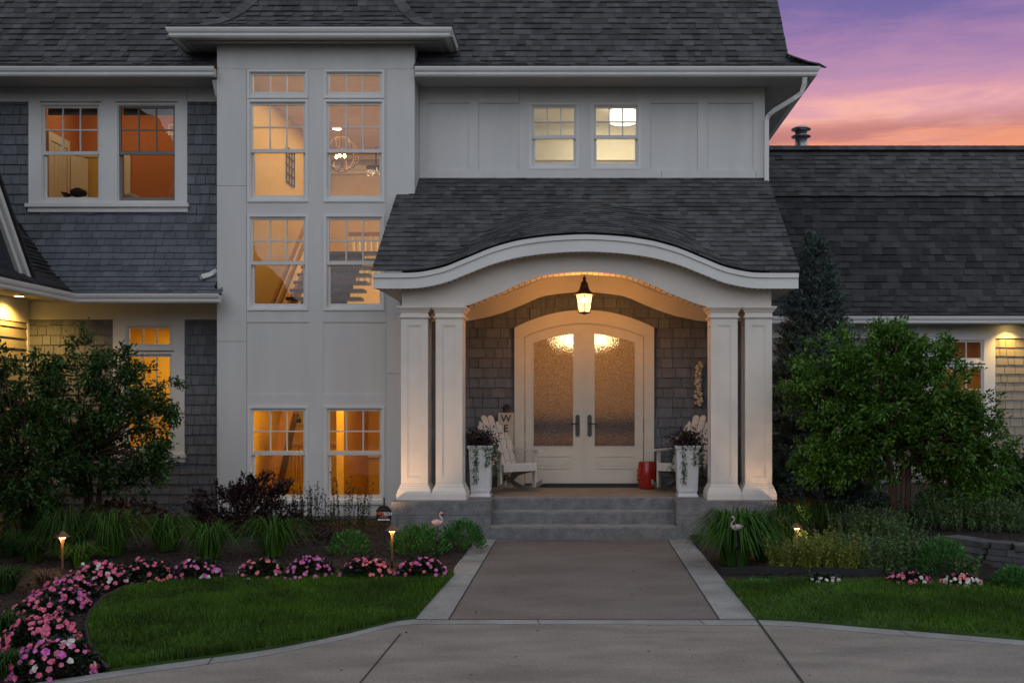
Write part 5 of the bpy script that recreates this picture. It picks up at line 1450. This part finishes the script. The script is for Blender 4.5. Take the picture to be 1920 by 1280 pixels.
def stems_plant(px_, pyb, wpx, hpx, nst, mt, label, L=(.035, .06), Wd=(.013, .022), lean=.35, name='perennial', cat='perennial', group='leafy perennials in the right bed', D=None, lps=34, z0=None):
    D = D or gD(pyb, .03); x = X(px_, D); z0 = gz(x, D) - .01 if z0 is None else z0; s = D / 1920; parts = []
    for k in range(int(nst * 1.7)):
        a, r = nr.uniform(0, 6.283), math.sqrt(nr.random()) * wpx * s / 2
        b = np.array([x + r * math.cos(a), D + r * math.sin(a) * .8, z0]); h = hpx * s * nr.uniform(.65, 1.08)
        tip = b + np.array([math.cos(a) * h * lean * r / (wpx * s / 2), math.sin(a) * h * lean * .6, h]) + nr.normal(size=3) * .02
        t_ = np.sort(nr.uniform(.08, 1, lps))[:, None]; p = b + (tip - b) * t_
        d = rdir(lps, .35); V, F = leaf_arrays(p, d, nr.uniform(*L, lps) * (1.15 - .5 * t_[:, 0]), nr.uniform(*Wd, lps)); parts.append((V, F))
        V2 = np.array([b + [-.003, 0, 0], b + [.003, 0, 0], tip]); parts.append((V2, np.array([[0, 1, 2]])))
    V, F = join(parts); return tag(np_mesh(name, V, F, mt, None, (x, D, z0)), label, cat, group)
stems_plant(1475, 1066, 60, 60, 26, 'lime', 'yellow green feathery plant next to the big daylily')
stems_plant(1522, 1068, 70, 66, 30, 'lime', 'yellow green feathery plant around the foot of the right path light')
stems_plant(1578, 1068, 70, 66, 30, 'lime', 'yellow green feathery plant on the far side of the right path light')
stems_plant(1640, 1066, 80, 72, 32, 'mint', 'grey green leafy plant beside the yellow green plants')
stems_plant(1700, 1068, 70, 66, 28, 'mint', 'grey green leafy plant next to the big rounded sedum')
stems_plant(1650, 1022, 90, 52, 30, 'mint', 'grey green plant in the second row under the tree trunk')
stems_plant(1590, 1022, 80, 62, 28, 'mint', 'grey green plant in the second row behind the path light on the right')
stems_plant(1735, 1015, 100, 52, 32, 'mint', 'grey green plant on the terrace behind the big sedum mound')
stems_plant(1800, 1022, 100, 66, 34, 'mint', 'grey green plant on top of the stone wall at its near end')
stems_plant(1870, 1024, 100, 66, 34, 'mint', 'grey green plant on top of the stone wall near the picture edge')
stems_plant(1930, 1026, 80, 66, 26, 'mint', 'grey green plant on the stone wall cut by the picture edge')
stems_plant(1812, 1078, 40, 40, 12, 'mint', 'wispy grey green plant in front of the stone wall')
for px_, py_, w_, h_, lb in ((1545, 1040, 80, 50, 'grey green plant between the right path light and the tree trunk'), (1610, 1048, 80, 50, 'grey green plant behind the yellow green plants on the tree side'), (1690, 1040, 80, 56, 'grey green plant just left of the big rounded sedum'), (1850, 1008, 110, 58, 'grey green plant at the back of the terrace near the low dark shrub'), (1780, 1000, 100, 50, 'grey green plant at the back of the terrace right of the trunk')):
    stems_plant(px_, py_, w_, h_, 26, 'mint', lb)
for px_, top, lb, n_ in ((556, 930, 'young olive shrub closest to the plum ninebark by the tower', 9), (582, 918, 'second young olive shrub from the plum ninebark below the tower windows', 9), (612, 938, 'shortest young olive shrub between the two lower tower windows', 6), (643, 902, 'tall young olive shrub under the right lower tower window', 8), (675, 912, 'young olive shrub nearest the security sign', 7)):
    stems_plant(px_, 1000, 34, 1000 - top, n_, 'holly', lb, (.025, .045), (.014, .024), .15, 'young_shrub', 'shrub', 'young olive shrubs below the tower windows', D=14.3, lps=44)

def ninebark(px_, D, lumps, label):
    t = thing('ninebark_shrub', (X(px_, D), D, gz(X(px_, D), D)), label, 'shrub'); x0, z0 = t.location[0], t.location[2]; s = D / 1920; parts = []; m = MB()
    for (a, b, rr, k) in lumps:
        c = np.array([X(a, D), D, Z(b, D)])
        for i in range(k):
            u = rdir(1)[0]; tip = c + u * np.array([rr * s, rr * s * 1.1, rr * s]) * nr.uniform(.3, 1.0); root = np.array([x0 + nr.uniform(-.2, .2), D + nr.uniform(-.15, .15), z0 - .02])
            mid = root * .4 + tip * .6 + np.array([0, 0, -.06])
            if i % 4 == 0: m.tube([root, mid, tip], [.010, .006, .002], 5)
            nl = 34; q = nr.uniform(.0, 1, nl)[:, None] ** .7; dirv = (tip - mid) / np.linalg.norm(tip - mid); p = tip - dirv * (1 - q) * .20 + nr.normal(size=(nl, 3)) * .018
            parts.append(leaf_arrays(p, rdir(nl, .5) + dirv * .8, nr.uniform(.035, .06, nl), nr.uniform(.018, .03, nl)))
    V, F = join(parts); np_mesh('foliage', V, F, 'nine', t); m.build('stems', 'bark', t)
ninebark(455, 13.8, [(380, 950, 40, 26), (430, 930, 46, 36), (460, 910, 30, 22), (400, 985, 55, 36), (500, 915, 36, 26), (470, 970, 60, 50), (520, 960, 46, 34), (530, 905, 22, 12), (360, 975, 30, 18), (555, 975, 28, 14), (475, 897, 14, 8)], 'plum coloured ninebark shrub in front of the lower tower window')

def shrub_tree(name, px_, D, zb, lumps, leafm, label, cat, group, dens=.012, L=(.05, .092), Wd=(.024, .042), trunks=((0, 0, .05),), nl=60, blooms=0, branch_top=None, seed=3, rj=.16):
    rng = np.random.default_rng(seed); x0 = X(px_, D); s = D / 1920
    t = thing(name, (x0, D, zb), label, cat, group); parts = []; m = MB(); tips = []
    for (a, b, rx, ry) in lumps:
        c = np.array([X(a, D), D + rng.uniform(-.1, .1), Z(b, D)]); k = max(4, int(rx * ry * dens)); ry_d = (rx + ry) / 2 * s
        for i in range(k):
            u = rng.normal(size=3); u /= np.linalg.norm(u); rad = rng.uniform(.35, 1.0) ** .6 * rng.uniform(1 - rj, 1 + rj)
            tips.append((c + u * np.array([rx * s, min(ry_d * 1.2, .75), ry * s]) * rad, u))
    bt = branch_top or np.mean([p for p, u in tips], axis=0)[2] - .45
    tops = []
    for dx, dy, r in trunks:
        top = np.array([x0 + dx * 2.2, D + dy * 2, bt]); mid = np.array([x0 + dx * 1.4 + .02, D + dy, zb + (bt - zb) * .55])
        m.tube([(x0 + dx, D + dy, zb - .05), mid, top], [r * 1.2, r, r * .7], 10); tops.append(top)
    for i, (tip, u) in enumerate(tips):
        if i % 3 == 0:
            st_p = tops[i % len(tops)]; md = st_p * .45 + tip * .55 + np.array([0, 0, .10]) + rng.normal(size=3) * .06
            m.tube([st_p, md, tip], [.018, .010, .003], 5)
        n = int(nl * rng.uniform(.6, 1.4)); ax = u * .6 + rng.normal(size=3) * .5; ax /= np.linalg.norm(ax)
        q = rng.uniform(-.5, .5, n)[:, None]; p = tip + ax * q * .26 + rng.normal(size=(n, 3)) * .040
        d = rdir(n, .15, rng) + ax * .7 + u * .4
        parts.append(leaf_arrays(p, d, rng.uniform(*L, n), rng.uniform(*Wd, n), rng=rng))
    V, F = join(parts); np_mesh('crown', V, F, leafm, t); m.build('trunk', 'bark', t)
    if blooms:
        for k in rng.choice(len(tips), blooms, replace=False):
            tip, u = tips[k]; tip = tip + np.array([0, -.10, .06]) + u * .05; n = 60
            p = tip + rng.normal(size=(n, 3)) * np.array([.020, .020, .026]); V, F = leaf_arrays(p, rdir(n, .3, rng), rng.uniform(.012, .022, n), rng.uniform(.010, .018, n), rng=rng)
            np_mesh('blossom', V, F, 'faded', t)
shrub_tree('hydrangea_tree', 1688, 13.0, .30, [(1620, 690, 100, 75), (1665, 650, 60, 42), (1735, 668, 56, 50), (1555, 740, 80, 65), (1690, 760, 150, 95), (1772, 775, 68, 58), (1590, 830, 90, 70), (1720, 830, 140, 56), (1830, 830, 62, 62), (1865, 880, 44, 44), (1530, 860, 46, 36), (1810, 895, 70, 40), (1590, 885, 62, 30), (1770, 865, 60, 40), (1500, 700, 26, 18), (1660, 622, 22, 16)],
           'hyd', 'large green hydrangea tree hiding the right wing', 'tree', 'leafy trees in front of the house', trunks=((-.08, .0, .045), (.06, .05, .052), (.0, -.06, .03)), blooms=9, dens=.0095, seed=5, rj=.22)
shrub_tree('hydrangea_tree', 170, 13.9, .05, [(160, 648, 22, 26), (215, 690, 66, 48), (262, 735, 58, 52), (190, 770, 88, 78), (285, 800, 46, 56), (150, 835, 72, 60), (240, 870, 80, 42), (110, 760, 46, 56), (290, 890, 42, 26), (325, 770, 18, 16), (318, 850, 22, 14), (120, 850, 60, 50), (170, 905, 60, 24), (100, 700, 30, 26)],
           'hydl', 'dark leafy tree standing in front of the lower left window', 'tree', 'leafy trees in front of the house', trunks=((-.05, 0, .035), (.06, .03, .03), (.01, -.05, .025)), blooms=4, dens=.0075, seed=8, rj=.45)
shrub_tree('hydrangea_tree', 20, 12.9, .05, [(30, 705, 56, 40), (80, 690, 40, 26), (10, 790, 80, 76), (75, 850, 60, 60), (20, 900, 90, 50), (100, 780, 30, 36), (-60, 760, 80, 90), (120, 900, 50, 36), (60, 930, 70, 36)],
           'hydl', 'dark leafy tree cut by the left edge of the picture', 'tree', 'leafy trees in front of the house', trunks=((-.05, 0, .035), (.05, .03, .03)), blooms=5, dens=.0072, seed=13, rj=.45)
shrub_tree('green_shrub', 1850, 14.6, .30, [(1850, 930, 70, 40), (1910, 900, 60, 50), (1780, 945, 60, 30), (1980, 900, 70, 60)], 'hydl', 'low dark green shrub behind the tree trunk at right', 'shrub', 'dark shrubs along the right wing', trunks=((0, 0, .02),), dens=.014, seed=21, branch_top=.5)
shrub_tree('green_shrub', 1560, 14.9, .15, [(1540, 930, 60, 40), (1610, 940, 60, 36), (1480, 930, 30, 40)], 'hydl', 'low dark green shrub at the foot of the spruce', 'shrub', 'dark shrubs along the right wing', trunks=((0, 0, .02),), dens=.012, seed=22, branch_top=.4)

# blue spruce
D = 15.3; x0 = X(1528, D); zt = Z(440, D); t = thing('spruce_tree', (x0, D, .1), 'narrow blue green spruce beside the porch columns', 'tree')
m = MB(); m.tube([(x0, D, .05), (x0, D, 2), (x0, D, zt - .1)], [.09, .05, .008], 10); parts = []
rad = lambda z: 1.02 * (1 - (z / zt) ** 1.25) ** .85 + .03
zc = .25
while zc < zt - .05:
    Rz = rad(zc); nb = int(10 + 20 * Rz)
    for k in range(nb):
        a = nr.uniform(0, 6.283); ln = Rz * nr.uniform(.78, 1.14); d0 = np.array([math.cos(a), math.sin(a), 0])
        b0 = np.array([x0, D, zc + nr.uniform(-.05, .05)]); rise = nr.uniform(-.02, .22) * ln
        e = b0 + d0 * ln + np.array([0, 0, rise])
        if k % 3 == 0: m.tube([b0, (b0 + e) / 2 - np.array([0, 0, .03]), e], [.012, .008, .003], 4)
        ns = max(3, int(ln / .075))
        for j in range(ns):
            f = .35 + .65 * (j + nr.random()) / ns; side = nr.uniform(-1, 1) * .12 * ln / .8; perp = np.array([-d0[1], d0[0], 0])
            p0 = b0 + (e - b0) * f + perp * side; ax = d0 * .7 + perp * np.sign(side) * .45 + np.array([0, 0, nr.uniform(.2, .8)]); ax /= np.linalg.norm(ax)
            n = 26; q = nr.uniform(0, 1, n)[:, None]; p = p0 + ax * q * .11
            dd = ax * .75 + rdir(n) * .9; parts.append(leaf_arrays(p, dd, nr.uniform(.035, .06, n), np.full(n, .014), .1))
    zc += .085
V, F = join(parts); np_mesh('crown', V, F, 'spruce', t); m.build('trunk', 'bark', t)

# bedding flowers
def flowers_np(P, N, r, rng):
    n = len(P); N = N / np.linalg.norm(N, axis=1, keepdims=True)
    u = np.cross(N, rng.normal(size=(n, 3))); u /= np.linalg.norm(u, axis=1, keepdims=True); w = np.cross(N, u); parts = []
    for k in range(5):
        a = 2 * np.pi * k / 5 + rng.uniform(-.12, .12, n)[:, None]; d = u * np.cos(a) + w * np.sin(a); s = -u * np.sin(a) + w * np.cos(a); rr = (r * rng.uniform(.85, 1.15, n))[:, None]
        V = np.stack([P + N * .002, P + d * rr * .62 + s * rr * .50 + N * rr * .24, P + d * rr * 1.0 + N * rr * .10, P + d * rr * .62 - s * rr * .50 + N * rr * .24], 1).reshape(-1, 3)
        kk = np.arange(n) * 4; parts.append((V, np.concatenate([np.stack([kk, kk + 1, kk + 2], 1), np.stack([kk, kk + 2, kk + 3], 1)])))
    return join(parts)
def impatiens(px_, pyb, rpx, mix, nf, label, hk=.95, seed=0):
    rng = np.random.default_rng(int(px_ * 7 + pyb)); D = gD(pyb, .02); x = X(px_, D); r = rpx * D / 1920 * (1.12 if x < 0 and px_ > 250 else 1); h = r * hk * .85; z0 = gz(x, D) - .02
    t = thing('impatiens', (x, D, z0), label, 'flowers', 'impatiens clumps along the lawn edges')
    n = int(260 + 2600 * r * r * 4); u = rdir(n, 0, rng); u[:, 2] = np.abs(u[:, 2]); p = np.array([x, D, z0]) + u * np.array([r, r, h]) * rng.uniform(.55, .98, n)[:, None]
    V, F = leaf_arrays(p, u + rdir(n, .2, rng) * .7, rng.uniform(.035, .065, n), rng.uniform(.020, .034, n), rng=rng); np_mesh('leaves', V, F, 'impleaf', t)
    for mt, share in mix:
        k = max(3, int(nf * 2.2 * share)); u = rdir(k, .55, rng); u[:, 2] = np.abs(u[:, 2]); u /= np.linalg.norm(u, axis=1, keepdims=True); u[:, 1] -= .25
        P = np.array([x, D, z0]) + u * np.array([r, r, h]) * rng.uniform(.96, 1.10, k)[:, None]
        V, F = flowers_np(P, u + rng.normal(size=(k, 3)) * .3 + np.array([0, -.35, .25]), rng.uniform(.016, .029, k), rng); np_mesh('blossoms', V, F, mt, t)
PK_, MG_, CO_, WH_ = 'pink', 'magenta', 'coral', 'whitefl'
impatiens(108, 1252, 72, [(PK_, .5), (MG_, .4), (WH_, .1)], 46, 'pink and magenta impatiens clump nearest the driveway at bottom left')
impatiens(82, 1205, 66, [(PK_, .85), (CO_, .15)], 52, 'large pink impatiens clump second from the driveway at left')
impatiens(70, 1160, 52, [(PK_, .7), (CO_, .3)], 30, 'pink impatiens clump on the outer edge of the left curve of flowers')
impatiens(110, 1142, 58, [(PK_, .55), (MG_, .45)], 44, 'pink and magenta impatiens clump in the middle of the left curve of flowers')
impatiens(134, 1118, 52, [(PK_, .75), (MG_, .25)], 36, 'pink impatiens clump just below the far left path light')
impatiens(186, 1098, 58, [(PK_, .8), (WH_, .2)], 46, 'wide pink impatiens clump where the lawn edging bends back')
impatiens(274, 1087, 46, [(PK_, .7), (CO_, .3)], 28, 'coral pink impatiens clump fourth from the porch end of the row')
impatiens(372, 1082, 40, [(PK_, .4), (MG_, .45), (WH_, .15)], 24, 'magenta and white impatiens clump in front of the third daylily')
impatiens(492, 1078, 36, [(PK_, .5), (CO_, .3), (WH_, .2)], 22, 'red and white impatiens clump in front of the upright fan daylily')
impatiens(582, 1080, 42, [(MG_, .7), (PK_, .3)], 26, 'magenta impatiens clump between the upright fan daylily and the sedum')
impatiens(686, 1080, 42, [(PK_, .6), (CO_, .4)], 28, 'coral pink impatiens clump beside the path light near the security sign')
impatiens(790, 1080, 42, [(MG_, .4), (PK_, .6)], 28, 'pink and magenta impatiens clump nearest the walkway on the left')
impatiens(1700, 1088, 42, [(PK_, .8), (WH_, .2)], 20, 'small pink impatiens clump on the right lawn edge', .55)
impatiens(1800, 1092, 36, [(CO_, .35), (WH_, .65)], 34, 'red and white impatiens clump in front of the big rounded sedum', .65)
impatiens(1545, 1086, 34, [(WH_, 1)], 9, 'sparse white impatiens along the edging right of the walkway', .35)
impatiens(1868, 1094, 26, [(WH_, 1)], 5, 'sparse white impatiens by the small green mound at right', .35)
